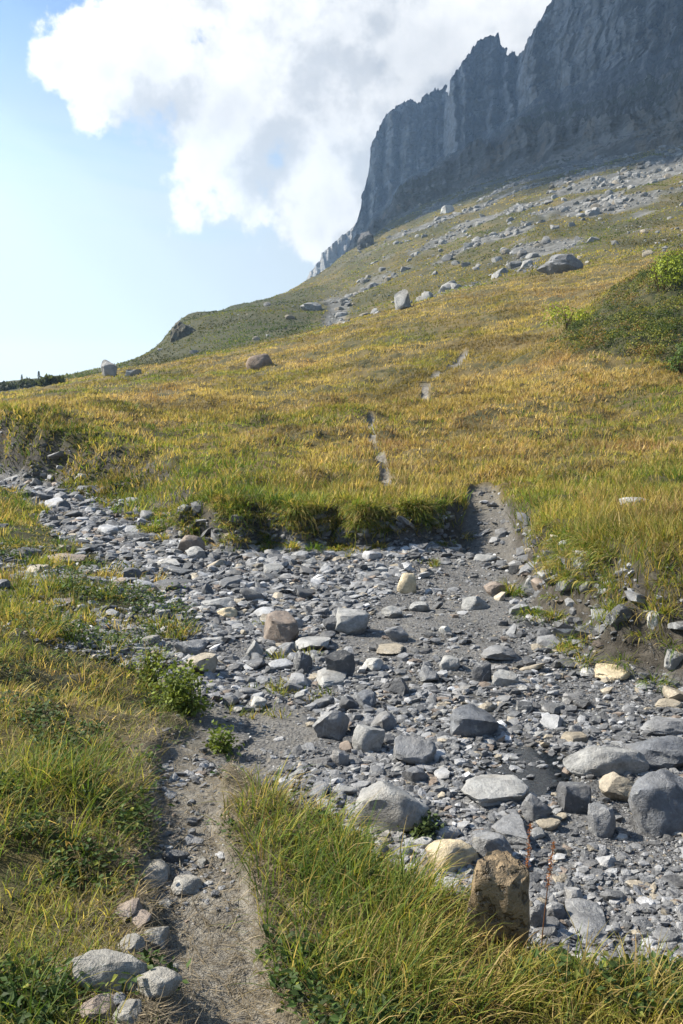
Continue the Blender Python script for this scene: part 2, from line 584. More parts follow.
# ------------------------------------------------------------------ ground material
def make_ground_mat():
    m, t = mat_new("ground_cover")
    pos = t.n('ShaderNodeNewGeometry').outputs['Position']
    bed, path, wet = t.attr('bed'), t.attr('path'), t.attr('wet')
    scree, dead, moss = t.attr('scree'), t.attr('dead'), t.attr('moss')
    # grass thatch
    n1 = t.noise(pos, 0.35, 4)
    n2 = t.noise(pos, 2.6, 5, .65)
    n3 = t.noise(pos, 16.0, 4, .7)
    g = t.mix(t.ramp(n2, .35, .65), (0.034, 0.036, 0.012), (0.095, 0.074, 0.026))
    g = t.mix(t.ramp(n1, .4, .62), g, (0.115, 0.084, 0.03))
    g = t.mix(t.math('MULTIPLY', t.ramp(n3, .5, .75), .6), g, (0.03, 0.027, 0.012))
    g = t.mix(moss, g, t.mix(t.ramp(n2, .35, .65), (0.020, 0.023, 0.007), (0.056, 0.050, 0.016)))
    # bare trodden soil
    n4 = t.noise(pos, 9.0, 6, .7)
    n5 = t.noise(pos, 60.0, 4, .7)
    soil = t.mix(t.ramp(n4, .3, .7), (0.115, 0.103, 0.086), (0.225, 0.208, 0.178))
    soil = t.mix(t.math('MULTIPLY', t.ramp(n5, .45, .7), .5), soil, (0.07, 0.062, 0.052))
    # shale gravel
    vo = t.n('ShaderNodeTexVoronoi', feature='F1', i={'Vector': t.vmath('ADD', pos, t.vmath('SCALE', t.noise(pos, 8.0, 3, .5, out=1), None, .06)), 'Scale': 38.0, 'Randomness': 1.0})
    sepc = t.n('ShaderNodeSeparateColor', i={0: vo.outputs['Color']})
    vo2 = t.n('ShaderNodeTexVoronoi', feature='F1', i={'Vector': pos, 'Scale': 95.0})
    sepc2 = t.n('ShaderNodeSeparateColor', i={0: vo2.outputs['Color']})
    gr = t.mix(sepc.outputs[0], (0.06, 0.06, 0.062), (0.18, 0.18, 0.182))
    gr = t.mix(t.math('MULTIPLY', sepc2.outputs[1], .5), gr, (0.11, 0.11, 0.112))
    gr = t.mix(t.math('MULTIPLY', t.ramp(sepc.outputs[1], .9, .98), .6), gr, (0.25, 0.22, 0.17))
    gr = t.mix(t.math('MULTIPLY', t.ramp(n4, .5, .75), .4), gr, (0.055, 0.054, 0.052))
    wetc = t.mix(t.ramp(n4, .35, .7), (0.045, 0.044, 0.042), (0.10, 0.096, 0.088))
    gr = t.mix(wet, gr, wetc)
    # scree far away
    vs = t.n('ShaderNodeTexVoronoi', feature='F1', i={'Vector': t.vmath('ADD', pos, t.vmath('SCALE', t.noise(pos, .4, 3, .5, out=1), None, 2.0)), 'Scale': 0.55})
    sv = t.n('ShaderNodeSeparateColor', i={0: vs.outputs['Color']})
    vs2 = t.n('ShaderNodeTexVoronoi', feature='F1', i={'Vector': pos, 'Scale': 1.7})
    sv2 = t.n('ShaderNodeSeparateColor', i={0: vs2.outputs['Color']})
    sc = t.mix(sv.outputs[0], (0.06, 0.06, 0.055), (0.16, 0.157, 0.15))
    sc = t.mix(t.math('MULTIPLY', sv2.outputs[0], .6), sc, (0.065, 0.063, 0.052))
    base = t.mix(scree, g, sc)
    base = t.mix(t.math('MULTIPLY', dead, t.ramp(n4, .3, .6)), base, t.mix(t.ramp(n5, .4, .65), (0.16, 0.138, 0.105), (0.07, 0.06, 0.045)))
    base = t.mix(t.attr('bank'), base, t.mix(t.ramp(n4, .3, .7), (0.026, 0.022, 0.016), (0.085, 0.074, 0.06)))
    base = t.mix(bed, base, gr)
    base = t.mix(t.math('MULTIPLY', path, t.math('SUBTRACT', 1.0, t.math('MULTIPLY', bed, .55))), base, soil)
    hgt = t.math('ADD', t.math('MULTIPLY', n3, .6), t.math('MULTIPLY', n5, .4))
    hgt2 = t.math('MULTIPLY', vo.outputs['Distance'], t.math('MULTIPLY', bed, 1.0))
    b1 = t.bump(t.math('ADD', hgt, t.math('MULTIPLY', t.noise(pos, 160.0, 2, .6), .25)), 1.0, .035)
    b2 = t.bump(hgt2, .7, .02, b1)
    hs = t.math('MULTIPLY', t.math('ADD', sv.outputs[0], t.math('MULTIPLY', sv2.outputs[0], .5)), scree)
    b3 = t.bump(hs, .8, .8, b2)
    rough = t.ramp(wet, 0, 1, .9, .45)
    bs = t.n('ShaderNodeBsdfPrincipled', i={'Base Color': base, 'Roughness': rough, 'Normal': b3, 'Specular IOR Level': 0.25})
    t.n('ShaderNodeOutputMaterial', i={0: bs.outputs[0]})
    return m


GROUND_MAT = make_ground_mat()


def knoll(x, y):
    r = np.hypot(x, y)
    u = 341.5 + F * x / np.maximum(y, 1)
    return sstep(108, 122, r) * sstep(335, 300, u) * sstep(270, 220, r) * (y > 0)


def scree_mask(x, y, z, r):
    """where loose rock covers the hillside, 0..1"""
    u = 341.5 + F * x / np.maximum(y, 1)
    yy = np.maximum(y, 1.0)
    n = fbm(x / 22, y / 30, 0, 4, 71) + .4 * fbm(x / 7, y / 9, 0, 3, 72)
    k = sstep(105, 140, r) * sstep(300, 430, u)
    lev = -0.26 + .55 * sstep(400, 620, u) * sstep(120, 260, r) + .3 * sstep(330, 450, r) * sstep(420, 560, u)
    m = sstep(-.12, .22, n + lev) * k
    # gully running down past the knoll
    g = np.abs(u - (340 - (r - 120) * .10 + 9 * perlin(r / 25, 3.3, 0, 73)))
    m = np.maximum(m, sstep(17, 5, g) * sstep(105, 115, r) * sstep(215, 175, r))
    return m


def make_ground():
    th_f = np.radians(np.arange(-25, 25.01, 0.085))
    th_l = np.radians(np.concatenate([np.arange(-180, -60, 4.0), np.arange(-60, -25, 0.6)]))
    th_r = np.radians(np.concatenate([np.arange(25.4, 60, 0.6), np.arange(60, 180.1, 4.0)]))
    th = np.concatenate([th_l, th_f, th_r])
    rr = np.concatenate([np.geomspace(.25, 2.0, 30)[:-1], np.geomspace(2.0, 30, 640)[:-1], np.geomspace(30, 520, 520)[:-1], np.geomspace(520, 1500, 50)])
    R, T = np.meshgrid(rr, th, indexing='ij')
    X, Y = R * np.sin(T), R * np.cos(T)
    f = ground(X, Y, True)
    Z = f['z']
    nr, nt = X.shape
    sc = scree_mask(X, Y, Z, R)
    dead = np.maximum(sstep(2.3, 1.0, f['dp1'] / np.maximum(f['wp1'], .05)) * sstep(6.0, 4.5, Y), 0.0)
    moss = np.maximum(shrub_field(X, Y), sstep(.1, .25, f['tt']) * sstep(.98, .8, f['tt']))
    moss = np.maximum(moss, sstep(118, 130, R) * np.clip(.6 + fbm(X / 14, Y / 22, 0, 3, 145), 0, 1))
    moss = np.maximum(moss, knoll(X, Y))
    idx = np.arange(nr * nt).reshape(nr, nt)
    Q = np.stack([idx[:-1, :-1], idx[:-1, 1:], idx[1:, 1:], idx[1:, :-1]], -1).reshape(-1, 4)[:, ::-1]
    cls = np.zeros((nr, nt), int)
    cls[f['bed'] > .5] = 1
    cls[(f['path'] > .5) & (f['bed'] <= .75)] = 2
    cls[R > 112] = 3
    fc = cls[:-1, :-1].ravel()
    V = np.stack([X, Y, Z], -1).reshape(-1, 3)
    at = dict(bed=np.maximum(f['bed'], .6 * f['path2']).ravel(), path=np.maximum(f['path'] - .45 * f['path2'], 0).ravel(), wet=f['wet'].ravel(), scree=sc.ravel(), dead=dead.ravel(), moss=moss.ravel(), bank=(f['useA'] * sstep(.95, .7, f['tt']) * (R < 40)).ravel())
    for k, nm, lb in ((0, 'ground', 'grassy ground of the meadow and the near banks'), (1, 'stream_bed', 'grey shale bed of the nearly dry stream'),
                      (2, 'path', 'narrow trodden dirt trail across the grass'), (3, 'hillside', 'rocky grass hillside rising to the cliffs')):
        sel = Q[fc == k]
        used = np.unique(sel)
        mp = np.zeros(len(V), np.int64)
        mp[used] = np.arange(len(used))
        me = new_mesh(nm, V[used], mp[sel], GROUND_MAT, {a: b[used] for a, b in at.items()})
        link(nm, me, label=lb, kind='structure')


# ------------------------------------------------------------------ shrub mound (outline traced, then stood on the ground)
SHRUB_PX = np.array([(548, 338), (556, 320), (580, 303), (610, 288), (640, 272), (683, 250), (760, 215), (820, 330), (760, 385), (683, 372), (640, 356), (600, 350), (575, 354), (556, 348)], float)
_sh = []
for _u, _v in SHRUB_PX:
    _x, _y, _z = pix_dir(_u, _v)
    _Y = {548: 41, 556: 42}.get(int(_u), None)
    _sh.append((_u, _v))
_front = hit(np.array([548, 575, 600, 640, 683, 760]), np.array([344, 355, 352, 358, 374, 390]))
SHRUB_PLAN = [tuple(p[:2]) for p in _front]
for _u, _Y in ((900, 44), (860, 66), (760, 70), (683, 64), (640, 60), (605, 56), (575, 51), (552, 46)):
    SHRUB_PLAN.append(((_u - 341.5) / F * _Y, _Y))
SHRUB_PLAN = np.array(SHRUB_PLAN)


def shrub_field(x, y):
    o = np.zeros(np.shape(x))
    m = (np.hypot(x, y) > 25) & (np.hypot(x, y) < 95) & (x > 3)
    if m.any():
        xs, ys = x[m], y[m]
        ins = in_poly(xs, ys, SHRUB_PLAN)
        dd, _ = poly_dist(xs, ys, np.concatenate([SHRUB_PLAN, SHRUB_PLAN[:1]]))
        sgn = np.where(ins, dd, -dd) + 1.1 * perlin(xs * .35, ys * .35, 0, 51) + .5 * perlin(xs * .9, ys * .9, 0, 52)
        o[m] = sstep(-.3, .5, sgn)
    return o


make_ground()

# ------------------------------------------------------------------ rock kit
_ICO = {}


def ico(sub):
    if sub not in _ICO:
        bm = bmesh.new()
        bmesh.ops.create_icosphere(bm, subdivisions=sub, radius=1.0)
        V = np.array([v.co[:] for v in bm.verts])
        Fc = np.array([[v.index for v in f.verts] for f in bm.faces])
        bm.free()
        _ICO[sub] = (V, Fc)
    return _ICO[sub]


def rock_shape(seed, sub=3, cuts=12, round_=0.0, rough=0.05, layered=0.0):
    """unit rock, about 2 x 2 x 2, cut by random planes"""
    V0, Fc = ico(sub)
    V = V0.copy()
    rg = np.random.default_rng(seed)
    for k in range(cuts):
        n = rg.normal(size=3)
        if k < 2:
            tl = .16 if layered else .38
            n = np.array([rg.normal() * tl, rg.normal() * tl, 1.0 if k == 0 else -1.0])
        elif rg.random() < .55:
            n[2] *= .35
        n /= np.linalg.norm(n)
        dist = rg.uniform(.48, .82) + round_ * .18
        e = V @ n - dist
        V = np.where(e[:, None] > 0, V - n * np.maximum(e, 0)[:, None] * (1 - round_ * .35), V)
    if rough > 0:
        q = V0 * 1.6 + seed * 3.7
        nn = fbm(q[:, 0], q[:, 1], q[:, 2], 4, seed % 97)
        V = V * (1 + rough * 1.3 * nn)[:, None]
        if sub >= 4:
            q = V * 7 + seed
            V = V * (1 + rough * .35 * ridged(q[:, 0], q[:, 1], q[:, 2], 2, seed % 89 + 3) - rough * .2)[:, None]
    if layered:
        V[:, 2] += layered * .05 * np.sin(V[:, 2] * 17 + 2 * V[:, 0])
    lo, hi = V.min(0), V.max(0)
    V = (V - (lo + hi) / 2) / ((hi - lo) / 2)
    return V, Fc


def rock_mat(name, veins=0.35, far=False, tint='object', warm=0.3, pitted=0.0):
    m, t = mat_new(name)
    tc = t.n('ShaderNodeTexCoord')
    pos = t.n('ShaderNodeNewGeometry').outputs['Position']
    if tint == 'object':
        oi = t.n('ShaderNodeObjectInfo')
        c = oi.outputs['Color']
    else:
        c = t.attr('tint', 'Color')
    k = .12 if far else 1.0
    n1 = t.noise(pos, 9.0 * k, 5, .65)
    n2 = t.noise(pos, 48.0 * k, 4, .7)
    n3 = t.noise(pos, 3.3 * k, 3, .6)
    shade = t.math('ADD', t.math('MULTIPLY', n1, .9), t.math('MULTIPLY', n2, .6))
    shade = t.ramp(shade, .5, 1.0, .5, 1.38, smooth=False)
    v = t.vmath('SCALE', c, None, shade)
    v = t.mix(t.math('MULTIPLY', t.ramp(n3, .5, .72), warm), v, t.mix(1.0, v, (1.15, 0.98, 0.76), 'MULTIPLY'))
    if veins:
        w1 = t.noise(t.vmath('ADD', pos, t.vmath('SCALE', t.noise(pos, 12 * k, 3, .5, out=1), None, .05 / k)), 5.5 * k, 2, .4, 1.2)
        vv = t.ramp(t.math('ABSOLUTE', t.math('SUBTRACT', w1, .5)), .006, .018, 1, 0)
        msk = t.ramp(t.noise(pos, 3.0 * k, 2, .5), .5, .62)
        v = t.mix(t.math('MULTIPLY', t.math('MULTIPLY', vv, msk), veins), v, (0.50, 0.49, 0.46))
    lich = t.math('MULTIPLY', t.ramp(t.noise(pos, 26 * k, 3, .55), .62, .70), 0.0 if pitted else .35)
    v = t.mix(lich, v, (0.36, 0.36, 0.33))
    h = t.math('ADD', t.math('MULTIPLY', n1, .7), t.math('MULTIPLY', n2, .4))
    if pitted:
        pv = t.noise(pos, 30, 3, .6)
        pit = t.ramp(pv, .33, .47)
        h = t.math('ADD', h, t.math('MULTIPLY', pit, pitted))
        v = t.mix(t.math('MULTIPLY', t.math('SUBTRACT', 1.0, pit), .45), v, (0.07, 0.05, 0.03))
    b = t.bump(t.math('ADD', h, t.math('MULTIPLY', t.noise(pos, 130.0 * k, 3, .65), .25)), 1.0, .022 / k)
    bs = t.n('ShaderNodeBsdfPrincipled', i={'Base Color': v, 'Roughness': .9 if far else .62, 'Normal': b, 'Specular IOR Level': .2 if far else .4})
    t.n('ShaderNodeOutputMaterial', i={0: bs.outputs[0]})
    return m


ROCK = rock_mat("shale_stone")
ROCK_PLAIN = rock_mat("limestone", veins=0.0)
ROCK_PIT = rock_mat("crumbly_brown_rock", veins=0.0, pitted=1.2)
ROCK_VEIN = rock_mat("veined_limestone", veins=0.9)
ROCK_FAR = rock_mat("scree_boulder_rock", veins=0.0, far=True)
RUB = rock_mat("rubble_stone", veins=0.0, tint='attr')
RUB_FAR = rock_mat("scree_rubble_rock", veins=0.0, tint='attr', far=True)

COLS = dict(grey=(.170, .171, .175), pale=(.25, .247, .238), dark=(.085, .086, .09), tan=(.29, .25, .19), cream=(.47, .39, .26), brown=(.19, .135, .075),
            blue=(.13, .136, .148), white=(.42, .41, .385), rust=(.19, .15, .12), soil=(.075, .068, .05), path=(.205, .194, .172))

HERO_FOOT = []        # (x, y, radius) of placed stones, to keep grass and rubble clear


def place_rock(u0, u1, v0, v1, col, label, cat='stone', seed=None, mat=None, sub=4, cuts=11, round_=.2, rough=.085, flat=None, embed=.26, rot=None, tilt=0.0, name=None, depth=.85, group=None, layered=0.0, low=False):
    seed = seed if seed is not None else (int(u0 * 7 + v0 * 13) % 9973)
    rg = np.random.default_rng(seed + 5)
    uc, w, h = (u0 + u1) / 2, u1 - u0, v1 - v0
    P = hit([uc], [v1])[0]
    dist = math.sqrt(P[0] ** 2 + P[1] ** 2 + (P[2] - ZC) ** 2)
    ppm = F / dist
    wm, hm = w / ppm, h / ppm
    a = math.asin(min(.95, max(0.01, (ZC - P[2]) / dist)))
    D = wm * depth
    H = (hm - D * math.sin(a) * .8) / math.cos(a)
    if H < (flat or .22) * wm:
        H = (flat or .22) * wm
        D = max(.35 * wm, (hm - H * math.cos(a)) / max(math.sin(a), .1) / .8)
        D = min(D, 1.6 * wm)
    if cat == 'slab' or low:
        H = (.38 if low else (flat or .22)) * wm
        D = min(2.2 * wm, max(.4 * wm, (hm - H * math.cos(a)) / max(math.sin(a), .1) / .85))
    if cat == 'boulder' and mat is ROCK_FAR and round_ < .5:
        cuts, round_ = 16, 0.0
    V, Fc = rock_shape(seed, sub, cuts, round_, rough, layered)
    if tilt == 0.0 and cat != 'boulder':
        tilt = rg.normal(0, .16)
    zz = rot if rot is not None else rg.uniform(-.5, .5)
    c, s = math.cos(zz), math.sin(zz)
    V = np.stack([V[:, 0] * c - V[:, 1] * s, V[:, 0] * s + V[:, 1] * c, V[:, 2]], -1)
    if tilt:
        c, s = math.cos(tilt), math.sin(tilt)
        V = np.stack([V[:, 0] * c - V[:, 2] * s, V[:, 1], V[:, 0] * s + V[:, 2] * c], -1)
    V = V / ((V.max(0) - V.min(0)) / 2)
    He = H * (1 + embed)
    V = V * np.array([wm / 2, D / 2, He / 2])
    me = new_mesh('stone', V, Fc, mat or ROCK, sharp=32)
    cx, cy = P[0], P[1] + D / 2 * .9
    cz = P[2] - H * embed + He / 2
    o = link(name or ('boulder' if cat == 'boulder' else 'stone_slab' if cat == 'slab' else 'stone'), me, label, cat, group, loc=(cx, cy, cz))
    cc = np.array(COLS[col]) * rg.uniform(.92, 1.08)
    o.color = (*cc, 1)
    o['kind'] = 'thing'
    HERO_FOOT.append((cx, cy, wm / 2, D / 2, P[2] + H))
    return o


HEROES = [
    # in and beside the trail in front
    (69, 138, 954, 994, 'path', 'large smooth grey stone in the trail, biggest of the cluster at the bottom', dict(low=True, embed=.42, round_=.6, cuts=9, flat=.34)),
    (135, 178, 971, 1000, 'path', 'pale rounded stone beside the tuft at the foot of the trail', dict(low=True, embed=.42, round_=.5, flat=.25)),
    (166, 178, 964, 973, 'path', 'pale pebble on the trail just above the pale rounded stone', dict(low=True, embed=.42, sub=3)),
    (131, 164, 860, 889, 'path', 'blocky grey stone set in the trail, right side in shade', dict(low=True, embed=.42, cuts=10, flat=.5)),
    (170, 198, 873, 897, 'path', 'pale wedge stone in the trail right of the blocky grey stone', dict(low=True, embed=.42, cuts=8)),
    (156, 171, 899, 911, 'path', 'small pale stone alone in the middle of the trail', dict(low=True, embed=.42, sub=3)),
    (113, 138, 899, 922, 'rust', 'brownish stone half buried in the left edge of the trail', dict(low=True, embed=.4)),
    (129, 148, 911, 928, 'rust', 'low brown-grey stone touching the half buried trail edge stone', dict(low=True, embed=.4)),
    (116, 141, 936, 955, 'path', 'dust-covered flat stone above the largest stone of the trail', dict(low=True, embed=.5, round_=.5)),
    (138, 167, 926, 949, 'path', 'dusty sunken slab across the middle of the trail', dict(low=True, embed=.5, round_=.4, cat='slab')),
    (78, 111, 996, 1026, 'rust', 'rough grey-brown stone at the bottom of the trail under the largest one', dict(low=True, embed=.42, rough=.09, flat=.5)),
    (110, 123, 994, 1008, 'grey', 'small blue-grey stone wedged under the largest trail stone', dict(low=True, embed=.42, sub=3)),
    (113, 139, 1003, 1026, 'path', 'sunken dusty stone at the very bottom of the trail', dict(low=True, embed=.5)),
    (160, 187, 852, 863, 'dark', 'dark flat slate step lying across the trail', dict(low=True, embed=.42, flat=.2, cat='slab')),
    (195, 206, 856, 868, 'path', 'small pale stone on the right edge of the trail', dict(low=True, embed=.42, sub=3)),
    # front right
    (472, 531, 862, 950, 'brown', 'tall crumbly brown boulder with pitted face among the front grass', dict(mat='pit', cat='boulder', cuts=9, rough=.1, flat=1.1, depth=.8, round_=.25, rot=.2)),
    (429, 481, 836, 875, 'cream', 'cream yellow stone resting beside the crumbly brown boulder', dict(mat='plain', round_=.45, cuts=8, flat=.5)),
    (475, 512, 831, 866, 'grey', 'grey block with white veins behind the crumbly brown boulder', dict(mat='vein', cuts=9)),
    (357, 431, 779, 836, 'pale', 'big grey and tan boulder half hidden by tall grass at the stream edge', dict(mat='plain', cat='boulder', cuts=8, rough=.08, flat=.6, round_=.2, rot=.25)),
    (470, 537, 773, 808, 'pale', 'broad pale grey slab lying flat beside the shallow pool', dict(cat='slab', flat=.22, round_=.35, depth=1.1)),
    (499, 533, 800, 852, 'grey', 'bluish grey slab leaning below the broad pale slab', dict(cat='slab', flat=.35, round_=.2, depth=1.2, rot=.1)),
    (523, 552, 793, 824, 'grey', 'grey slab piece broken off the right side of the broad pale slab', dict(flat=.3, round_=.25)),
    (569, 648, 746, 776, 'pale', 'long rounded grey boulder lying beyond the shallow pool', dict(cat='boulder', round_=.7, cuts=8, flat=.3, depth=.6, rot=.05)),
    (648, 700, 715, 737, 'grey', 'smooth grey slab at the right picture edge below the grassy bank', dict(cat='slab', flat=.25, round_=.4)),
    (636, 700, 734, 772, 'blue', 'blue-grey boulder with pale streaks at the right picture edge', dict(cat='boulder', mat='vein', round_=.4, cuts=9, flat=.35)),
    (603, 646, 771, 804, 'tan', 'tan-topped block propped against the dark veined boulder', dict(cuts=9, flat=.45)),
    (637, 698, 772, 835, 'blue', 'dark blue-grey boulder laced with fine white veins', dict(cat='boulder', mat='vein', round_=.3, cuts=10, flat=.75)),
    (562, 594, 779, 814, 'dark', 'dark wedge-shaped stone at the right end of the shallow pool', dict(cuts=8, tilt=.5, flat=.5)),
    (591, 617, 805, 838, 'grey', 'upright grey stone with white veins among front rubble', dict(mat='vein', cuts=9, flat=1.0)),
    (578, 614, 880, 941, 'grey', 'elongated grey slab lying lengthwise in the front rubble', dict(cat='slab', flat=.22, depth=1.5, round_=.4)),
    (529, 547, 904, 932, 'grey', 'narrow grey stone standing right behind the brown boulder', dict(cuts=8, flat=1.0)),
    (547, 567, 902, 921, 'grey', 'flat blue-grey stone right of the narrow standing stone', dict(flat=.3)),
    (587, 607, 947, 968, 'pale', 'pale rectangular slab in rubble near the front grass', dict(cat='slab', flat=.2, cuts=8)),
    # middle of the bed
    (371, 397, 710, 734, 'grey', 'pale-topped grey stone between two big blocks mid stream', dict(cuts=10)),
    (352, 385, 721, 754, 'pale', 'sunlit pale grey block left of the angular block mid stream', dict(cuts=9, flat=.6)),
    (393, 436, 735, 768, 'grey', 'angular grey block with a flat sunlit top mid stream', dict(cuts=9, flat=.5, round_=.05)),
    (314, 351, 704, 740, 'grey', 'square block with sunlit top and black shaded front', dict(cuts=8, flat=.7, round_=.02)),
    (403, 429, 765, 785, 'blue', 'blue-grey stone just above the big grey and tan boulder', dict(round_=.3)),
    (331, 349, 747, 767, 'grey', 'flat grey stone at the upper edge of the tall grass', dict(cuts=8)),
    (451, 499, 704, 740, 'blue', 'big blue-grey veined block in the middle of the bed', dict(cat='boulder', mat='vein', cuts=10, flat=.45)),
    (477, 500, 702, 712, 'tan', 'brick-shaped tan stone resting on the middle of the bed', dict(cuts=7, flat=.35, rot=.1)),
    (486, 525, 642, 663, 'grey', 'flat-topped grey slab near the foot of the trail ramp', dict(cat='slab', flat=.3, round_=.2)),
    (473, 494, 660, 685, 'dark', 'dark chunky stone under the flat-topped grey slab', dict(cuts=9, flat=.8)),
    (494, 521, 669, 688, 'pale', 'pale grey stone right of the dark chunky stone', dict(round_=.2)),
    (440, 462, 655, 671, 'pale', 'pale grey stone left of the dark chunky stone', dict(round_=.2)),
    (556, 583, 658, 669, 'dark', 'dark flat slab at the foot of the grassy right bank', dict(cat='slab', flat=.22)),
    (581, 599, 667, 677, 'white', 'bright white stone at the foot of the grassy right bank', dict(round_=.4)),
    (600, 635, 663, 682, 'cream', 'tan lens-shaped slab lying under the grassy right bank', dict(cat='slab', mat='plain', flat=.25, round_=.4, rot=.3)),
    (667, 690, 650, 668, 'pale', 'pale stone poking out of the right bank at the picture edge', dict(flat=.6)),
    (659, 684, 698, 710, 'tan', 'low tan stone right of the tan lens-shaped slab', dict(mat='plain', round_=.4)),
    (461, 489, 594, 610, 'pale', 'pale rounded slab on the lower part of the trail ramp', dict(flat=.3, round_=.3)),
    (484, 507, 580, 597, 'rust', 'brown-grey stone beside the trail ramp', dict(cuts=9)),
    (440, 453, 625, 636, 'white', 'small white stone below the trail ramp', dict(sub=3)),
    (581, 598, 580, 591, 'grey', 'grey stone sticking out of the upper right bank', dict(embed=.4)),
    (609, 637, 603, 626, 'dark', 'dark stone in the hollow under the right bank turf', dict(embed=.3)),
    (537, 553, 627, 641, 'dark', 'small dark stone at the base of the right bank below the ramp', dict(flat=.7)),
    (525, 539, 577, 592, 'pale', 'pale angular stone at the top of the ramp-side bank', dict(embed=.3)),
    (649, 663, 611, 626, 'white', 'pale stone embedded low in the right bank', dict(embed=.4)),
    (325, 356, 650, 679, 'dark', 'dark angular stone standing above a leaning pale slab', dict(cuts=8, flat=.9, round_=.02)),
    (315, 346, 667, 689, 'pale', 'pale slab leaning against the dark angular stone', dict(cat='slab', tilt=-.35, flat=.3)),
    (334, 370, 607, 635, 'pale', 'pale wedge-shaped stone, tallest in the upper middle of the bed', dict(cuts=8, flat=.6, round_=.1)),
    (322, 341, 617, 633, 'dark', 'dark small stone at the left foot of the pale wedge', dict(cuts=9)),
    (262, 299, 611, 644, 'rust', 'brown lumpy boulder with grass growing at its left side', dict(cat='boulder', rough=.09, flat=.6, mat='plain')),
    (292, 312, 649, 673, 'dark', 'dark blocky stone beside a tuft in the middle of the bed', dict(cuts=9, flat=.9)),
    (293, 329, 634, 652, 'pale', 'pale flat slab between brown boulder and dark angular stone', dict(cat='slab', flat=.25)),
    (381, 403, 605, 619, 'pale', 'pale flat stone right of the pale wedge', dict(flat=.3)),
    (385, 410, 624, 642, 'grey', 'grey tilted slab below the pale flat stone', dict(tilt=.3, flat=.3)),
    (376, 405, 642, 656, 'tan', 'flat tan slab on mid stream gravel', dict(cat='slab', mat='plain', flat=.2)),
    (362, 384, 657, 672, 'white', 'whitish stone just left of the damp silt patch', dict(round_=.2)),
    (397, 417, 571, 594, 'cream', 'leaning cream and grey rock below the undercut far bank', dict(mat='plain', cuts=9, flat=.9)),
    (198, 233, 596, 609, 'pale', 'long flat pale slab at the left edge of the bed', dict(cat='slab', flat=.2)),
    (216, 238, 606, 619, 'cream', 'cream stone just below the long flat slab', dict(mat='plain', round_=.3)),
    (409, 431, 601, 612, 'pale', 'pale stone in gravel below the cream and grey rock', dict(flat=.3)),
    (390, 412, 676, 698, 'dark', 'dark broken stone at the left of the damp silt patch', dict(cuts=10, flat=.7)),
    (420, 441, 669, 684, 'grey', 'grey stone at the upper right of the damp silt patch', dict(round_=.2)),
    (245, 263, 639, 658, 'pale', 'pale tilted flake on the gravel left of the brown lumpy boulder', dict(tilt=.4)),
    (339, 359, 694, 712, 'dark', 'dark stone behind the square block with black front', dict(cuts=9)),
    (357, 377, 689, 709, 'blue', 'blue-grey stone right of the dark stone behind the square block', dict(cuts=9)),
    (178, 204, 533, 555, 'rust', 'brown leaning rock at the upstream edge of the bed', dict(mat='plain', tilt=-.3, cuts=9, flat=.6)),
    (184, 205, 546, 559, 'pale', 'pale smooth stone in front of the brown leaning rock', dict(round_=.4)),
    (44, 82, 553, 565, 'rust', 'long flat dark-sided slab in the grass left of the stream', dict(cat='slab', flat=.22)),
    (22, 45, 563, 575, 'tan', 'pale tan slab left of the long dark-sided slab', dict(mat='plain', cat='slab', flat=.25)),
    (119, 140, 566, 581, 'dark', 'dark rounded stone in grass left of the stream', dict(round_=.3, flat=.6)),
    (153, 179, 558, 569, 'white', 'white flat stone at the grass edge upstream', dict(flat=.2)),
    (201, 214, 583, 598, 'dark', 'dark upright stone above the long flat pale slab', dict(flat=1.0)),
    (154, 169, 608, 620, 'pale', 'pale rounded stone in grass below the dark upright stone', dict(round_=.4)),
    (53, 69, 500, 511, 'dark', 'dark stone in the narrow upstream channel', dict(flat=.5)),
    (139, 159, 634, 647, 'path', 'round pale stone beside the leafy weed patch', dict(round_=.5)),
    (172, 204, 637, 657, 'grey', 'blue-grey humped stone above the trail gravel', dict(round_=.35, flat=.5)),
    (184, 216, 652, 676, 'tan', 'pale rough stone in front of the humped stone', dict(rough=.09, flat=.4)),
    (198, 226, 635, 646, 'pale', 'flat pale stone behind the humped stone', dict(flat=.25)),
    (250, 267, 697, 710, 'white', 'small white stone beside the trail on gravel', dict(flat=.3)),
    # up on the meadow and hillside
    (245, 272, 353, 371, 'rust', 'rounded brown boulder alone in the middle of the golden meadow', dict(cat='boulder', mat='far', round_=.7, cuts=7, flat=.6, embed=.15)),
    (100, 116, 360, 376, 'pale', 'tall grey boulder standing on the far skyline left of the knoll', dict(cat='boulder', mat='far', cuts=9, flat=.7)),
    (124, 140, 369, 376, 'pale', 'low flat grey boulder right of the skyline boulder', dict(cat='boulder', mat='far', flat=.3)),
    (394, 412, 290, 309, 'pale', 'bright grey boulder, largest at the foot of the slope', dict(cat='boulder', mat='far', flat=.7, tilt=.3)),
    (539, 584, 254, 273, 'grey', 'long flat-topped grey outcrop in the scree above the shrubs', dict(cat='boulder', mat='far', cuts=8, flat=.35, round_=.1, depth=.5)),
    (300, 322, 301, 311, 'pale', 'pale boulder on top of the grassy knoll', dict(cat='boulder', mat='far', round_=.3, flat=.4)),
    (169, 196, 320, 338, 'soil', 'dark rock outcrop at the steep left end of the knoll', dict(cat='boulder', mat='far', round_=.55, cuts=14, rough=.22, flat=.4, embed=.7, depth=1.0)),
    (357, 374, 231, 248, 'dark', 'dark boulder at the foot of the cliff on the skyline slope', dict(cat='boulder', mat='far', round_=.5, rough=.2, cuts=12, flat=.7)),
    (441, 455, 205, 213, 'white', 'white boulder high on the slope under the cliff', dict(cat='boulder', mat='far', flat=.5)),
    (623, 651, 496, 507, 'pale', 'pale flat stone lying in the meadow grass above the right bank', dict(flat=.3)),
]
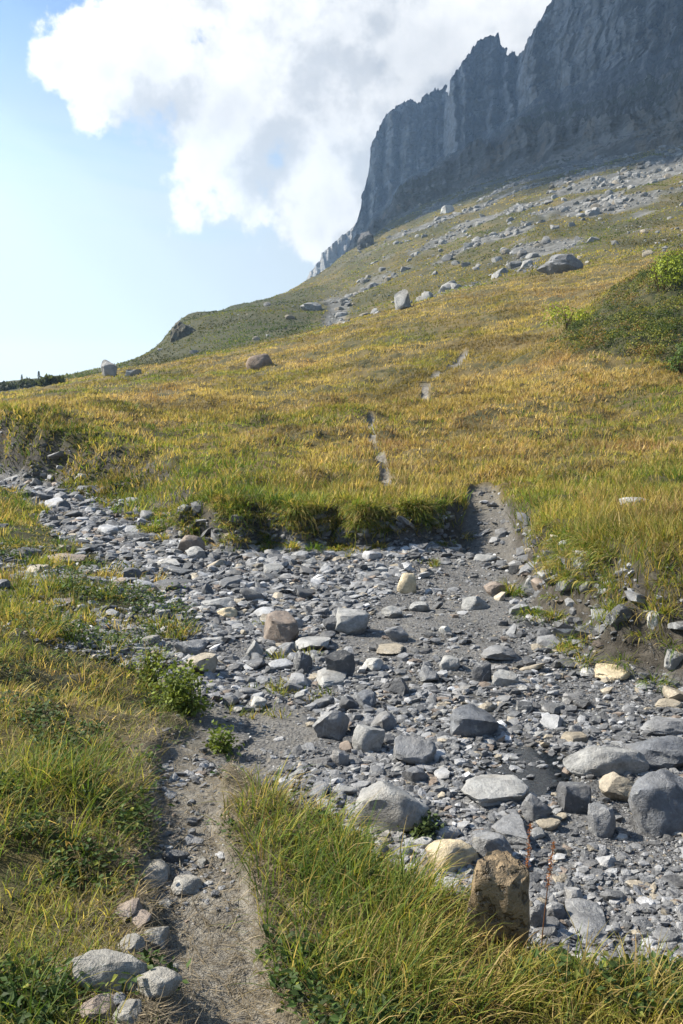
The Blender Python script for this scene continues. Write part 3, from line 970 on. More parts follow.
MATS = dict(pit=ROCK_PIT, plain=ROCK_PLAIN, vein=ROCK_VEIN, far=ROCK_FAR)


def heroes():
    for (u0, u1, v0, v1, col, lab, kw) in HEROES:
        kw = dict(kw)
        if 'mat' in kw:
            kw['mat'] = MATS[kw['mat']]
        place_rock(u0, u1, v0, v1, col, lab, **kw)


heroes()


def merge_rocks(name, pos, size, flatn, col, mat, shapes, rg, label, embed=.25):
    """a mass of small stones too many to count"""
    n = len(pos)
    which = rg.integers(0, len(shapes), n)
    Vs, Fs, Cs = [], [], []
    base = 0
    for k, (SV, SF) in enumerate(shapes):
        m = np.where(which == k)[0]
        if not len(m):
            continue
        a = rg.uniform(0, 2 * np.pi, len(m))
        tx, ty = rg.normal(0, .22, len(m)), rg.normal(0, .22, len(m))
        el = rg.uniform(.6, 1.0, len(m))
        P = SV[None] * np.stack([np.ones(len(m)), el, flatn[m]], -1)[:, None, :] * (size[m] / 2)[:, None, None]
        c, s = np.cos(a)[:, None], np.sin(a)[:, None]
        x, y, z = P[..., 0] * c - P[..., 1] * s, P[..., 0] * s + P[..., 1] * c, P[..., 2]
        z = z + x * tx[:, None] + y * ty[:, None]
        W_ = np.stack([x + pos[m, 0, None], y + pos[m, 1, None], z + pos[m, 2, None] + (size[m] / 2 * flatn[m] * (1 - embed * 2))[:, None]], -1)
        Vs.append(W_.reshape(-1, 3))
        nv = SV.shape[0]
        Fs.append((SF[None] + (base + np.arange(len(m)) * nv)[:, None, None]).reshape(-1, 3))
        Cs.append(np.repeat(col[m], nv, 0))
        base += nv * len(m)
    me = new_mesh(name, np.concatenate(Vs), np.concatenate(Fs), mat, cols={'tint': np.concatenate(Cs)}, smooth=False)
    return link(name, me, label, kind='stuff')


def stone_cols(n, rg):
    c = np.array(COLS['grey'])[None] * np.exp(rg.normal(0, .38, (n, 1)))
    w = rg.random(n)
    c[w > .92] = np.array(COLS['pale']) * rg.uniform(.85, 1.2, ((w > .92).sum(), 1))
    c[w > .955] = np.array(COLS['tan']) * rg.uniform(.7, 1.2, ((w > .955).sum(), 1))
    c[w < .28] = np.array(COLS['dark']) * rg.uniform(.8, 1.2, ((w < .28).sum(), 1))
    c[w < .04] = np.array(COLS['rust']) * rg.uniform(.8, 1.2, ((w < .04).sum(), 1))
    return c


def hero_clear(x, y, grow=1.0):
    ok = np.ones(len(x), bool)
    for cx, cy, a, b, _ in HERO_FOOT:
        if cy > 40:
            continue
        ok &= (((x - cx) / (a * grow + 1e-3)) ** 2 + ((y - cy) / (b * grow + 1e-3)) ** 2) > 1.0
    return ok


def sample_view(n, y0, y1, rg, umin=-40, umax=723):
    """random plan points spread evenly over the view cone in bearing and log distance"""
    Y = np.exp(rg.uniform(math.log(y0), math.log(y1), n))
    u = rg.uniform(umin, umax, n)
    return (u - 341.5) / F * Y * 1.02, Y


def bed_stones():
    rg = np.random.default_rng(21)
    # countable loose stones
    shapes = [rock_shape(100 + k, 3, 11, .12, .06, .6) for k in range(14)]
    meshes = [new_mesh('stone', V, Fc, ROCK, sharp=30) for V, Fc in shapes]
    x, y = sample_view(5200, 3.2, 24, rg)
    f = ground(x, y, True)
    cl = fbm(x * 1.1, y * 1.1, 0, 2, 61)
    edge = np.exp(-((f['dB'] - .5) / .5) ** 2) * .5
    keep = (f['ins']) & (f['path'] < .4) & (rg.random(len(x)) < np.clip(.35 + .7 * cl + edge + .25 * sstep(7.5, 5, y), .03, 1)) & (f['wet'] < .3)
    side = (~f['ins']) & (~f['useA']) & (f['dB'] < 2.6) & (y > 7.5) & (y < 14) & (f['path'] < .3) & (rg.random(len(x)) < .25)
    bank = (~f['ins']) & f['useA'] & (f['tt'] < .75) & (f['dA'] < .9) & (rg.random(len(x)) < .3)
    sel = keep | side | bank
    x, y, z = x[sel], y[sel], f['z'][sel]
    inb = keep[sel]
    bk = bank[sel]
    yb = y
    size = .04 * (1 - rg.random(len(x))) ** -.55 * np.clip(y / 6.0, .9, 1.9)
    size = np.minimum(size, .027 * y)
    order = np.argsort(-size / y)
    px, py, ps, chosen = [], [], [], []
    for i in order:
        if len(chosen) >= 205:
            break
        r = size[i] / 2
        if px:
            dd = np.hypot(np.array(px) - x[i], np.array(py) - y[i])
            if (dd < (np.array(ps) + r) * .85).any():
                continue
        if not hero_clear(x[i:i + 1], y[i:i + 1], 1.0 + r * 2)[0]:
            continue
        chosen.append(i)
        px.append(x[i]); py.append(y[i]); ps.append(r)
    cols = stone_cols(len(chosen), rg)
    for k, i in enumerate(chosen):
        o = bpy.data.objects.new('stone', meshes[k % len(meshes)])
        COL.objects.link(o)
        fl = rg.uniform(.2, .55)
        s = size[i] / 2
        o.scale = (s, s * rg.uniform(.6, .95), s * fl)
        o.rotation_euler = (rg.normal(0, .17), rg.normal(0, .17), rg.uniform(0, 6.28))
        o.location = (x[i], y[i], z[i] + s * fl * .55)
        o.color = (*cols[k], 1)
        o['category'] = 'stone'
        if bk[i]:
            o['label'] = 'small grey stone sticking out of the eroded bank beyond the stream'
            o['group'] = 'stones in the eroded bank'
        elif not inb[i]:
            o['label'] = 'small pale stone among the sparse grass left of the stream'
            o['group'] = 'stones among the sparse grass'
        elif y[i] < 6.3:
            o['label'] = 'loose grey shale stone in the front rubble of the stream bed'
            o['group'] = 'loose stones of the front rubble'
        elif y[i] < 10:
            o['label'] = 'loose grey shale stone in the middle of the stream bed'
            o['group'] = 'loose stones mid stream'
        else:
            o['label'] = 'loose flat grey stone in the farther stream bed below the undercut bank'
            o['group'] = 'loose stones of the farther bed'
        HERO_FOOT.append((x[i], y[i], s, s * .8, z[i] + s * fl))
    # the uncountable rest
    small = [rock_shape(300 + k, 1, 7, .0, .04) for k in range(14)]
    x, y = sample_view(300000, 3.0, 26, rg)
    f = ground(x, y, True)
    cl = fbm(x * 1.6, y * 1.6, 0, 3, 62)
    p = np.clip(.62 + .8 * cl, .12, 1) * f['bed'] * (1 - .3 * f['wet']) * (1 - .55 * f['path2']) * (1 - .85 * f['path1'])
    p = np.maximum(p, .34 * f['path2'])
    bank = (~f['ins']) & f['useA'] & (f['tt'] < .8) & (f['dA'] < .75)
    p = np.maximum(p, .13 * bank * (1 - .7 * f['path']))
    side = (~f['ins']) & (~f['useA']) & (y > 7.0)
    p = np.maximum(p, side * np.clip(.30 - .06 * f['dB'] + .40 * cl, 0, .5) * sstep(13, 11, y))
    p = np.maximum(p, .10 * f['path1'] * np.clip(.6 + 2 * cl, .2, 1.6))
    sel = rg.random(len(x)) < p
    x, y, z, cl = x[sel], y[sel], f['z'][sel], cl[sel]
    size = .0112 * (1 - rg.random(len(x))) ** -.5 * np.clip(y / 4.5, .85, 3.2)
    size = np.clip(size * np.clip(1 + 1.6 * fbm(x * .9, y * .9, 0, 2, 63), .55, 1.9) * (1 - .6 * f['path2'][sel]), .010, .0135 * y)
    ok = hero_clear(x, y, .8)
    x, y, z, size = x[ok], y[ok], z[ok], size[ok]
    # stones stuck in the steep faces of the cut banks
    sg = rg.uniform(2.6, 18.8, 2600)
    i = np.minimum(sg.astype(int), len(A_LINE) - 2)
    C = A_LINE[i] + (A_LINE[i + 1] - A_LINE[i]) * (sg - i)[:, None]
    tg = A_LINE[i + 1] - A_LINE[i]
    nm = np.stack([-tg[:, 1], tg[:, 0]], -1) / np.linalg.norm(tg, axis=1)[:, None]
    C = C + nm * rg.uniform(-.25, .75, len(C))[:, None]
    fb = ground(C[:, 0], C[:, 1], True)
    kk = (fb['tt'] < .8) & (fb['path2'] < .3) & (rg.random(len(C)) < .75) & hero_clear(C[:, 0], C[:, 1], .8)
    x, y, z = np.append(x, C[kk, 0]), np.append(y, C[kk, 1]), np.append(z, fb['z'][kk])
    size = np.append(size, np.clip(.05 * (1 - rg.random(kk.sum())) ** -.55, .04, .26))
    n = len(x)
    merge_rocks('rubble', np.stack([x, y, z], -1), size, rg.uniform(.22, .6, n), stone_cols(n, rg), RUB, small, rg,
                'countless grey shale flakes and pebbles covering the stream bed')
    print('rubble', n)


bed_stones()


def hillside_rocks():
    rg = np.random.default_rng(33)
    shapes = [rock_shape(500 + k, 2, 9, .1, .07) for k in range(10)]
    meshes = [new_mesh('boulder', V, Fc, ROCK_FAR, sharp=30) for V, Fc in shapes]
    x, y = sample_view(130000, 100, 480, rg, 150, 720)
    z = ground(x, y)
    r = np.hypot(x, y)
    u = 341.5 + F * x / y
    m = scree_mask(x, y, z, r)
    cl = fbm(x / 9, y / 12, 0, 3, 74)
    p = np.clip(m * (.22 + .7 * cl) + (.05 * sstep(-.1, .3, cl) + .012) * sstep(330, 420, u), 0, 1) * np.where(r < 112, 0, 1)
    p = np.where(u < 330, p * .5 + .003, p)
    sel = rg.random(len(x)) < p * .75
    x, y, z, r, u, m = x[sel], y[sel], z[sel], r[sel], u[sel], m[sel]
    size = .21 * (1 - rg.random(len(x))) ** -.6 * np.clip(r / 150, .8, 1.7)
    size = np.minimum(size, 2.0)
    order = np.argsort(-size / r)
    cols = np.array([.21, .207, .20])[None] * rg.uniform(.65, 1.35, (len(x), 1))
    cols[rg.random(len(x)) > .85] *= np.array([1.1, .98, .8])
    big = order[:120]
    for k, i in enumerate(big):
        o = bpy.data.objects.new('boulder', meshes[k % len(meshes)])
        COL.objects.link(o)
        s = size[i] / 2
        fl = rg.uniform(.5, .85)
        o.scale = (s, s * rg.uniform(.6, .95), s * fl)
        o.rotation_euler = (rg.normal(0, .2), rg.normal(0, .2), rg.uniform(0, 6.28))
        o.location = (x[i], y[i], z[i] + s * fl * .12)
        o.color = (*cols[i], 1)
        o['category'] = 'boulder'
        if u[i] < 332:
            o['label'] = 'small grey boulder scattered over the grassy knoll'
            o['group'] = 'boulders on the grassy knoll'
        elif u[i] < 400:
            o['label'] = 'grey boulder in the stony gully right of the knoll'
            o['group'] = 'boulders of the stony gully'
        elif r[i] < 190:
            o['label'] = 'grey boulder of the sunlit scree just above the meadow'
            o['group'] = 'boulders of the lower scree'
        else:
            o['label'] = 'grey boulder of the high scree below the cliffs'
            o['group'] = 'boulders of the upper scree'
    rest = order[120:]
    small = [rock_shape(600 + k, 1, 7, .0, .05) for k in range(10)]
    merge_rocks('scree', np.stack([x, y, z], -1)[rest], size[rest], rg.uniform(.4, .8, len(rest)), cols[rest], RUB_FAR, small, rg,
                'scattered scree rubble on the slope below the cliffs', embed=.42)
    print('scree', len(rest))


hillside_rocks()


# ------------------------------------------------------------------ mountain
def mountain_mat():
    m, t = mat_new("cliff_limestone")
    g = t.n('ShaderNodeNewGeometry')
    pos, nor = g.outputs['Position'], g.outputs['Normal']
    sp = t.n('ShaderNodeSeparateXYZ', i={0: pos})
    warp = t.noise(pos, .012, 4, .6)
    strat = t.math('ADD', t.math('ADD', sp.outputs[2], t.math('MULTIPLY', sp.outputs[0], -.22)), t.math('MULTIPLY', warp, 30.0))
    cs = t.n('ShaderNodeCombineXYZ', i={0: t.math('MULTIPLY', sp.outputs[0], .01), 1: t.math('MULTIPLY', sp.outputs[1], .01), 2: t.math('MULTIPLY', strat, .16)})
    band = t.noise(cs.outputs[0], 1.0, 5, .65)
    vst = t.n('ShaderNodeCombineXYZ', i={0: t.math('MULTIPLY', sp.outputs[0], .075), 1: t.math('MULTIPLY', sp.outputs[1], .03), 2: t.math('MULTIPLY', sp.outputs[2], .03)})
    streak = t.noise(vst.outputs[0], 1.0, 6, .65)
    fine = t.noise(pos, .22, 6, .7)
    c = t.mix(t.ramp(band, .42, .58), (0.12, 0.119, 0.117), (0.26, 0.25, 0.235))
    c = t.mix(t.attr('pale'), c, t.mix(t.ramp(band, .4, .6), (0.36, 0.355, 0.34), (0.50, 0.485, 0.455)))  # paler upper limestone, part of the distance haze carried in the colour
    c = t.mix(t.math('MULTIPLY', t.ramp(streak, .52, .62), .75), c, (0.26, 0.215, 0.165))
    c = t.mix(t.math('MULTIPLY', t.ramp(streak, .46, .36), .75), c, (0.09, 0.09, 0.093))
    c = t.mix(t.math('MULTIPLY', t.ramp(fine, .45, .7), .4), c, (0.06, 0.06, 0.062))
    sn = t.n('ShaderNodeSeparateXYZ', i={0: nor})
    ledge = t.ramp(sn.outputs[2], .5, .75)
    sc = t.mix(t.ramp(fine, .35, .65), (0.10, 0.096, 0.09), (0.18, 0.172, 0.16))
    sc = t.mix(t.math('MULTIPLY', t.ramp(t.noise(pos, .02, 5, .6), .5, .62), .7), sc, (0.07, 0.075, 0.035))
    c = t.mix(ledge, c, sc)
    h = t.math('ADD', t.math('MULTIPLY', fine, 1.0), t.math('MULTIPLY', band, .8))
    b = t.bump(h, 1.0, 6.0)
    bs = t.n('ShaderNodeBsdfPrincipled', i={'Base Color': c, 'Roughness': .9, 'Normal': b, 'Specular IOR Level': .15})
    t.n('ShaderNodeOutputMaterial', i={0: bs.outputs[0]})
    return m


CLIFF = mountain_mat()


def sheet(name, us, segs, disp, label):
    """rock face from traced crest lines at true distances; segs: list of (v(u), Y(u), rows)"""
    rows_v, rows_y, wall = [], [], []
    for k in range(len(segs) - 1):
        v0, y0, nrow, w0 = segs[k]
        v1, y1, _, _ = segs[k + 1]
        for q in np.linspace(0, 1, nrow, endpoint=(k == len(segs) - 2)):
            qq = q
            rows_v.append(v0 * (1 - q) + v1 * q)
            rows_y.append(y0 * (1 - qq) + y1 * qq)
            wall.append(np.full(len(us), w0))
    Vv, Yy, Wl = np.array(rows_v), np.array(rows_y), np.array(wall)
    U = np.broadcast_to(us, Vv.shape)
    dx, dy, dz = pix_dir(U, Vv)
    k = Yy / dy
    X, Y, Z = dx * k, Yy, ZC + dz * k
    dd, du, dzz = disp(X, Y, Z, Wl, U)
    # push along the line of the fall of the rock face (outward), real metres
    X, Y, Z = X + du, Y + dd, Z + dzz
    nr, nc = X.shape
    idx = np.arange(nr * nc).reshape(nr, nc)
    Q = np.stack([idx[:-1, :-1], idx[:-1, 1:], idx[1:, 1:], idx[1:, :-1]], -1).reshape(-1, 4)
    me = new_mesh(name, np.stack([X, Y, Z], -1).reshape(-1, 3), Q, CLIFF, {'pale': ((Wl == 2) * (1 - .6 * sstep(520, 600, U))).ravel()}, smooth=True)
    return link(name, me, label, kind='structure')


def mountains():
    us = np.arange(338, 830, .6)
    ip = lambda pts: np.interp(us, [p[0] for p in pts], [p[1] for p in pts])
    n = lambda s, a, o=4, sd=0: a * fbm(us / s, 7.7, 0, o, 80 + sd)
    vt = ip([(338, 268), (350, 240), (356, 224), (362, 198), (368, 174), (373, 145), (377, 131), (388, 112), (398, 104), (420, 99), (432, 91), (437, 92), (445, 85), (447, 92), (450, 96), (452, 78),
             (458, 68), (467, 56), (478, 42), (487, 34), (491, 31), (495, 36), (499, 34), (502, 44), (507, 51), (514, 50), (520, 53), (524, 51), (531, 36), (540, 18), (546, 10), (553, -2), (565, -18), (600, -60), (650, -95), (720, -130), (830, -160)])
    vt = vt + n(9, 3.2) + n(2.2, 1.5, 2, 1)
    vb = ip([(338, 275), (355, 252), (400, 216), (450, 196), (505, 174), (560, 160), (620, 152), (683, 142), (830, 110)])
    vl = ip([(338, 272), (355, 245), (370, 232), (385, 214), (400, 194), (420, 181), (445, 166), (475, 151), (500, 142), (520, 128), (545, 122), (560, 124), (590, 120), (620, 113), (683, 98), (830, 60)])
    vl = vl + n(16, 7, 4, 2)
    vw = ip([(338, 270), (355, 240), (372, 222), (400, 187), (445, 157), (475, 141), (500, 130), (520, 112), (545, 96), (560, 90), (620, 68), (683, 42), (830, -10)])
    vw = np.minimum(vw + n(20, 6, 4, 3), vl - 2)
    vt = np.maximum(vt, -55 + n(14, 9, 3, 7))
    vt = np.minimum(vt, vw - 1)
    Yb = ip([(338, 480), (400, 462), (450, 450), (505, 430), (560, 380), (620, 335), (683, 310), (830, 290)])
    Yl = Yb + 22 + n(14, 14, 3, 4)
    st = lambda a, b: sstep(a, b, us)
    Yw = 1240 - 190 * st(443, 454) - 200 * st(516, 530) - 180 * st(530, 640)
    Yw = Yw + n(12, 30, 3, 5)
    Yt = Yw + 75 + n(18, 22, 3, 6)

    def disp(X, Y, Z, Wl, U):
        wx = X + 9 * fbm(X / 40, Z / 40, 0, 3, 87)
        R1 = fbm(wx / 75, Z / 240, Y / 400, 2, 91) * 1.3 - .5 * np.clip(1 - np.abs(perlin(wx / 58 + Z / 260, Z / 160, 0, 97)) * 11, 0, 1) * sstep(-.1, .15, perlin(X / 90, Z / 70, 0, 85)) - .16 * np.clip(1 - np.abs(perlin(wx / 21 - Z / 70, Z / 40, 0, 88)) * 8, 0, 1)
        R2 = fbm(wx / 19, Z / 15, Y / 60, 6, 92, .70) + .5 * ridged(wx / 9, Z / 9, 0, 4, 86, .6) - .5
        zz = Z - .22 * X + 20 * perlin(X / 130, Y / 130, 0, 93)
        led = 1.5 * sstep(-.18, .18, perlin(zz / 17, X / 190, 0, 94)) + .7 * sstep(-.15, .15, perlin(zz / 6.3, X / 80, 0, 95)) - 1.1
        a = np.where(Wl == 2, 1.0, np.where(Wl == 1, .42, .35))
        dd = -a * (12 * R1 + 8.5 * R2 + 7.0 * led)
        dzz = np.where(Wl == 0, 2.5 * R2, 1.2 * R2)
        du = a * 5 * fbm(X / 20 + 40, Z / 30, Y / 50, 3, 96)
        return dd, du, dzz

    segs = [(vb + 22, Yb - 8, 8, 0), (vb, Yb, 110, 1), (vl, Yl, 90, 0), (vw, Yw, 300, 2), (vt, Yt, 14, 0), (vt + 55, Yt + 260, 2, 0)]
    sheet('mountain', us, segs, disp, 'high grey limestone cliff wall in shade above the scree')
    # the ridge beyond its left end
    us2 = np.arange(285, 372, .5)
    ip2 = lambda pts: np.interp(us2, [p[0] for p in pts], [p[1] for p in pts])
    t2 = ip2([(285, 310), (303, 288), (310, 272), (320, 262), (322, 254), (330, 248), (338, 240), (345, 234), (352, 230), (372, 200)]) + 2.2 * fbm(us2 / 5, 1.1, 0, 3, 98)
    b2 = np.full(len(us2), 330.0)
    y2 = np.full(len(us2), 1480.0)

    def disp2(X, Y, Z, Wl, U):
        return -14 * (ridged(X / 40, Z / 120, 0, 4, 99) - .6) - 5 * fbm(X / 14, Z / 20, 0, 3, 90), 0 * X, 0 * X
    sheet('mountain', us2, [(b2, y2, 90, 2), (t2, y2 + 60, 10, 0), (t2 + 50, y2 + 250, 2, 0)], disp2, 'hazy blue ridge beyond the end of the cliff')


mountains()


# ------------------------------------------------------------------ cloud added out of view, its lumps placed to shade the cliffs
def shade_cloud():
    sdv = np.array(sd)
    e1 = np.cross(sdv, [0, 0, 1.0]); e1 /= np.linalg.norm(e1)
    e2 = np.cross(e1, sdv)
    lit_px = np.array([(690, 162), (660, 172), (620, 186), (580, 196), (540, 203), (515, 204), (490, 208), (470, 211), (450, 216), (430, 224), (415, 229), (400, 234), (385, 245), (370, 255), (683, 200), (560, 240), (480, 260), (420, 280), (350, 290), (300, 305), (230, 310)], float)
    sh_px = np.array([(690, 146), (660, 156), (620, 168), (590, 177)], float)
    lit = hit(lit_px[:, 0], lit_px[:, 1])
    lit = np.concatenate([lit, [[x, y, 3] for x in (-40, 0, 40, 90) for y in (20, 60, 110)]])
    sh = hit(sh_px[:, 0], sh_px[:, 1])
    mt = bpy.data.objects['mountain'].data
    co = np.empty(len(mt.vertices) * 3, np.float32)
    mt.vertices.foreach_get('co', co)
    co = co.reshape(-1, 3)[::613]
    sh = np.concatenate([sh, co[(co[:, 1] < 1400) & (co[:, 2] > 30)]])
    pl, ps = np.stack([lit @ e1, lit @ e2], -1), np.stack([sh @ e1, sh @ e2], -1)
    lo, hi = ps.min(0) - 40, ps.max(0) + 40
    rg = np.random.default_rng(5)
    V0, F0 = ico(3)
    Vs, Fs = [], []
    base = 0
    step = 34.0
    for a in np.arange(lo[0], hi[0], step):
        for b in np.arange(lo[1], hi[1], step):
            p = np.array([a, b]) + rg.uniform(-8, 8, 2)
            dsn = np.hypot(*(ps - p).T).min()
            dl = np.hypot(*(pl - p).T).min()
            if dsn > 55 or dl < dsn:
                continue
            r = min(max(24.0, (dl - dsn) * .5), 75.0) * rg.uniform(.9, 1.2)
            c = p[0] * e1 + p[1] * e2 + sdv * (2700 + rg.uniform(-90, 90))
            q = V0 * 2 + rg.uniform(0, 90)
            rr = r * (1 + .28 * fbm(q[:, 0], q[:, 1], q[:, 2], 3, 5))
            Vs.append(V0 * rr[:, None] + c)
            Fs.append(F0 + base)
            base += len(V0)
    m, t = mat_new("cloud_white")
    bs = t.n('ShaderNodeBsdfDiffuse', i={'Color': (.9, .9, .9, 1)})
    t.n('ShaderNodeOutputMaterial', i={0: bs.outputs[0]})
    me = new_mesh('cloud', np.concatenate(Vs), np.concatenate(Fs), m)
    link('cloud', me, 'white cloud added out of view to keep the cliffs in shade', kind='structure')
    print('cloud lumps', len(Vs))


shade_cloud()


def haze_box():
    m = bpy.data.materials.new('haze_air')
    m.use_nodes = True
    t = NT(m.node_tree)
    pv = t.n('ShaderNodeVolumePrincipled', i={'Color': (0.52, 0.75, 1.0, 1), 'Density': HAZE, 'Anisotropy': 0.35})
    o = t.n('ShaderNodeOutputMaterial')
    t.nt.links.new(pv.outputs[0], o.inputs['Volume'])
    x0, x1, y0, y1, z0, z1 = -1530, 1530, -1530, 1850, -75, 560
    lo, hi = 1e9, -1e9
    for ob in bpy.data.objects:
        if ob.name.split('.')[0] in ('mountain', 'ground', 'hillside', 'stream_bed'):
            co = np.empty(len(ob.data.vertices) * 3, np.float32)
            ob.data.vertices.foreach_get('co', co)
            co = co.reshape(-1, 3)
            lo, hi = min(lo, co[:, 2].min()), max(hi, co[:, 2].max())
            y1 = max(y1, co[:, 1].max() + 5)
            x1, x0 = max(x1, co[:, 0].max() + 5), min(x0, co[:, 0].min() - 5)
    z0, z1 = float(lo) - 1.0, float(hi) + 4.0
    V = [(x, y, z) for x in (x0, x1) for y in (y0, y1) for z in (z0, z1)]
    Fc = [(0, 1, 3, 2), (4, 6, 7, 5), (0, 4, 5, 1), (2, 3, 7, 6), (0, 2, 6, 4), (1, 5, 7, 3)]
    me = new_mesh('haze', V, Fc, m, smooth=False)
    link('haze', me, kind='stuff', label='thin bluish air haze over the whole valley')


HAZE = 0.00034
haze_box()


# ------------------------------------------------------------------ grass
def blade_mat(name, trans=.45):
    m, t = mat_new(name)
    c = t.attr('tint', 'Color')
    d = t.n('ShaderNodeBsdfPrincipled', i={'Base Color': c, 'Roughness': .6, 'Specular IOR Level': .18})
    tr = t.n('ShaderNodeBsdfTranslucent', i={'Color': t.mix(1.0, c, (1.25, 1.2, .75), 'MULTIPLY')})
    mx = t.n('ShaderNodeMixShader', i={0: trans, 1: d.outputs[0], 2: tr.outputs[0]})
    t.n('ShaderNodeOutputMaterial', i={0: mx.outputs[0]})
    return m


BLADE = blade_mat("grass_blade")
LEAF = blade_mat("green_leaf", .35)


def blades_geo(P, h, w, az, lean, curl, segs, rg):
    """ribbons that taper to a point; P roots, lean and curl in radians"""
    n = len(P)
    pts = [P.copy()]
    cur = P.copy()
    sl = h / segs
    for k in range(segs):
        th = lean + curl * (k + .5) / segs
        st, ct = np.sin(th), np.cos(th)
        cur = cur + np.stack([np.cos(az) * st, np.sin(az) * st, ct], -1) * sl[:, None]
        pts.append(cur)
    tw = az + np.pi / 2 + rg.normal(0, .7, n)
    side = np.stack([np.cos(tw), np.sin(tw), np.zeros(n)], -1)
    rows = []
    for k in range(segs):
        ww = w * (1.0 - .75 * (k / segs) ** 1.6) / 2
        rows.append(pts[k] - side * ww[:, None])
        rows.append(pts[k] + side * ww[:, None])
    rows.append(pts[segs])
    V = np.stack(rows, 1)
    nv = 2 * segs + 1
    T = []
    for k in range(segs - 1):
        a = 2 * k
        T += [(a, a + 1, a + 3), (a, a + 3, a + 2)]
    T.append((2 * segs - 2, 2 * segs - 1, 2 * segs))
    Fc = np.array(T)[None] + (np.arange(n) * nv)[:, None, None]
    return V.reshape(-1, 3), Fc.reshape(-1, 3), nv


class Mass:
    def __init__(self):
        self.V, self.F, self.C, self.b = [], [], [], 0

    def add(self, V, Fc, C):
        self.V.append(V); self.F.append(Fc + self.b); self.C.append(C); self.b += len(V)

    def blades(self, P, h, w, az, lean, curl, col, segs, rg):
        if not len(P):
            return
        V, Fc, nv = blades_geo(P, h, w, az, lean, curl, segs, rg)
        self.add(V, Fc, np.repeat(col, nv, 0))

    def leaves(self, P, size, col, rg, up=.6):
        """small pointed leaves, two faces folded along the midrib"""
        n = len(P)
        if not n:
            return
        az = rg.uniform(0, 2 * np.pi, n)
        pit = rg.normal(0, up, n)
        d = np.stack([np.cos(az) * np.cos(pit), np.sin(az) * np.cos(pit), np.sin(pit)], -1)
        s = np.stack([-np.sin(az), np.cos(az), rg.normal(0, .5, n)], -1)
        s /= np.linalg.norm(s, axis=1)[:, None]
        nn = np.cross(d, s)
        a = P
        b = P + d * size[:, None]
        m1 = P + d * (size * .45)[:, None] + s * (size * .30)[:, None] + nn * (size * .10)[:, None]
        m2 = P + d * (size * .45)[:, None] - s * (size * .30)[:, None] + nn * (size * .10)[:, None]
        V = np.stack([a, m1, b, m2], 1).reshape(-1, 3)
        Fc = (np.array([(0, 1, 2), (0, 2, 3)])[None] + (np.arange(n) * 4)[:, None, None]).reshape(-1, 3)
        self.add(V, Fc, np.repeat(col, 4, 0))

    def leaves_on(self, P, N, size, col, rg, jit=.45):
        """leaves that lie along a surface with normals N"""
        n = len(P)
        N = N + rg.normal(0, jit, (n, 3))
        N /= np.linalg.norm(N, axis=1)[:, None]
        d = rg.normal(size=(n, 3))
        d -= N * (d * N).sum(1)[:, None]
        d /= np.linalg.norm(d, axis=1)[:, None]
        s = np.cross(N, d)
        b = P + d * size[:, None] + N * (size * .15)[:, None]
        m1 = P + d * (size * .45)[:, None] + s * (size * .34)[:, None]
        m2 = P + d * (size * .45)[:, None] - s * (size * .34)[:, None]
        V = np.stack([P, m1, b, m2], 1).reshape(-1, 3)
        Fc = (np.array([(0, 1, 2), (0, 2, 3)])[None] + (np.arange(n) * 4)[:, None, None]).reshape(-1, 3)
        self.add(V, Fc, np.repeat(col, 4, 0))

    def build(self, name, mat):
        V, Fc, C = np.concatenate(self.V), np.concatenate(self.F), np.concatenate(self.C)
        print(name, len(Fc))
        return new_mesh(name, V, Fc, mat, cols={'tint': C}, smooth=False)


PAL = np.array([(.040, .078, .012), (.085, .130, .020), (.160, .175, .030), (.260, .205, .055), (.370, .275, .115), (.235, .150, .065)])
#               deep green           green              yellow-green          gold                straw              rust


def palette(idx, rg, var=.22):
    """idx: real numbers 0..5 along the palette"""
    i = np.clip(idx, 0, 4.999)
    a = i.astype(int)
    q = (i - a)[:, None]
    c = PAL[a] * (1 - q) + PAL[a + 1] * q
    return 1.12 * c * np.exp(rg.normal(0, var, (len(i), 1)))


def tufts(mass, cx, cy, cz, nb, rad, h, w, mood, lean_to, rg, segs=3, spread=.5, curl=.9, mvar=.8, lean_amt=.15):
    """tufts at centres; nb blades in each; mood = palette position; lean_to = bearing they bow to"""
    n = len(cx)
    if not n:
        return
    rep = np.repeat(np.arange(n), nb)
    k = len(rep)
    ang = rg.uniform(0, 2 * np.pi, k)
    rr = np.sqrt(rg.random(k)) * rad[rep]
    px, py = cx[rep] + np.cos(ang) * rr, cy[rep] + np.sin(ang) * rr
    pz = cz[rep] - .01
    outward = np.abs(rg.normal(0, spread, k)) * (.35 + .65 * rr / np.maximum(rad[rep], 1e-4))
    dx = np.cos(ang) * outward + np.cos(lean_to[rep]) * lean_amt
    dy = np.sin(ang) * outward + np.sin(lean_to[rep]) * lean_amt
    az = np.arctan2(dy, dx) + rg.normal(0, .35, k)
    lean = np.hypot(dx, dy)
    hh = h[rep] * rg.uniform(.45, 1.12, k)
    md = mood[rep] + rg.normal(0, mvar, k)
    md = np.where(rg.random(k) < .10, md + 1.6, md)
    mass.blades(np.stack([px, py, pz], -1), hh, w[rep] * rg.uniform(.7, 1.2, k), az, lean, np.abs(rg.normal(curl, .45, k)), palette(md, rg), segs, rg)


def spot_field(x, y, spots, z=0.0):
    o = np.zeros(len(x))
    for (u, v, ru, rv, val) in spots:
        c = hit([u], [v])[0]
        e = hit([u + ru, u], [v, max(v - rv, 400)])
        a = abs(e[0, 0] - c[0]) + .02
        b = abs(e[1, 1] - c[1]) + .02
        q = ((x - c[0]) / a) ** 2 + ((y - c[1]) / b) ** 2
        o = np.maximum(o, val * np.exp(-q * .8))
    return o


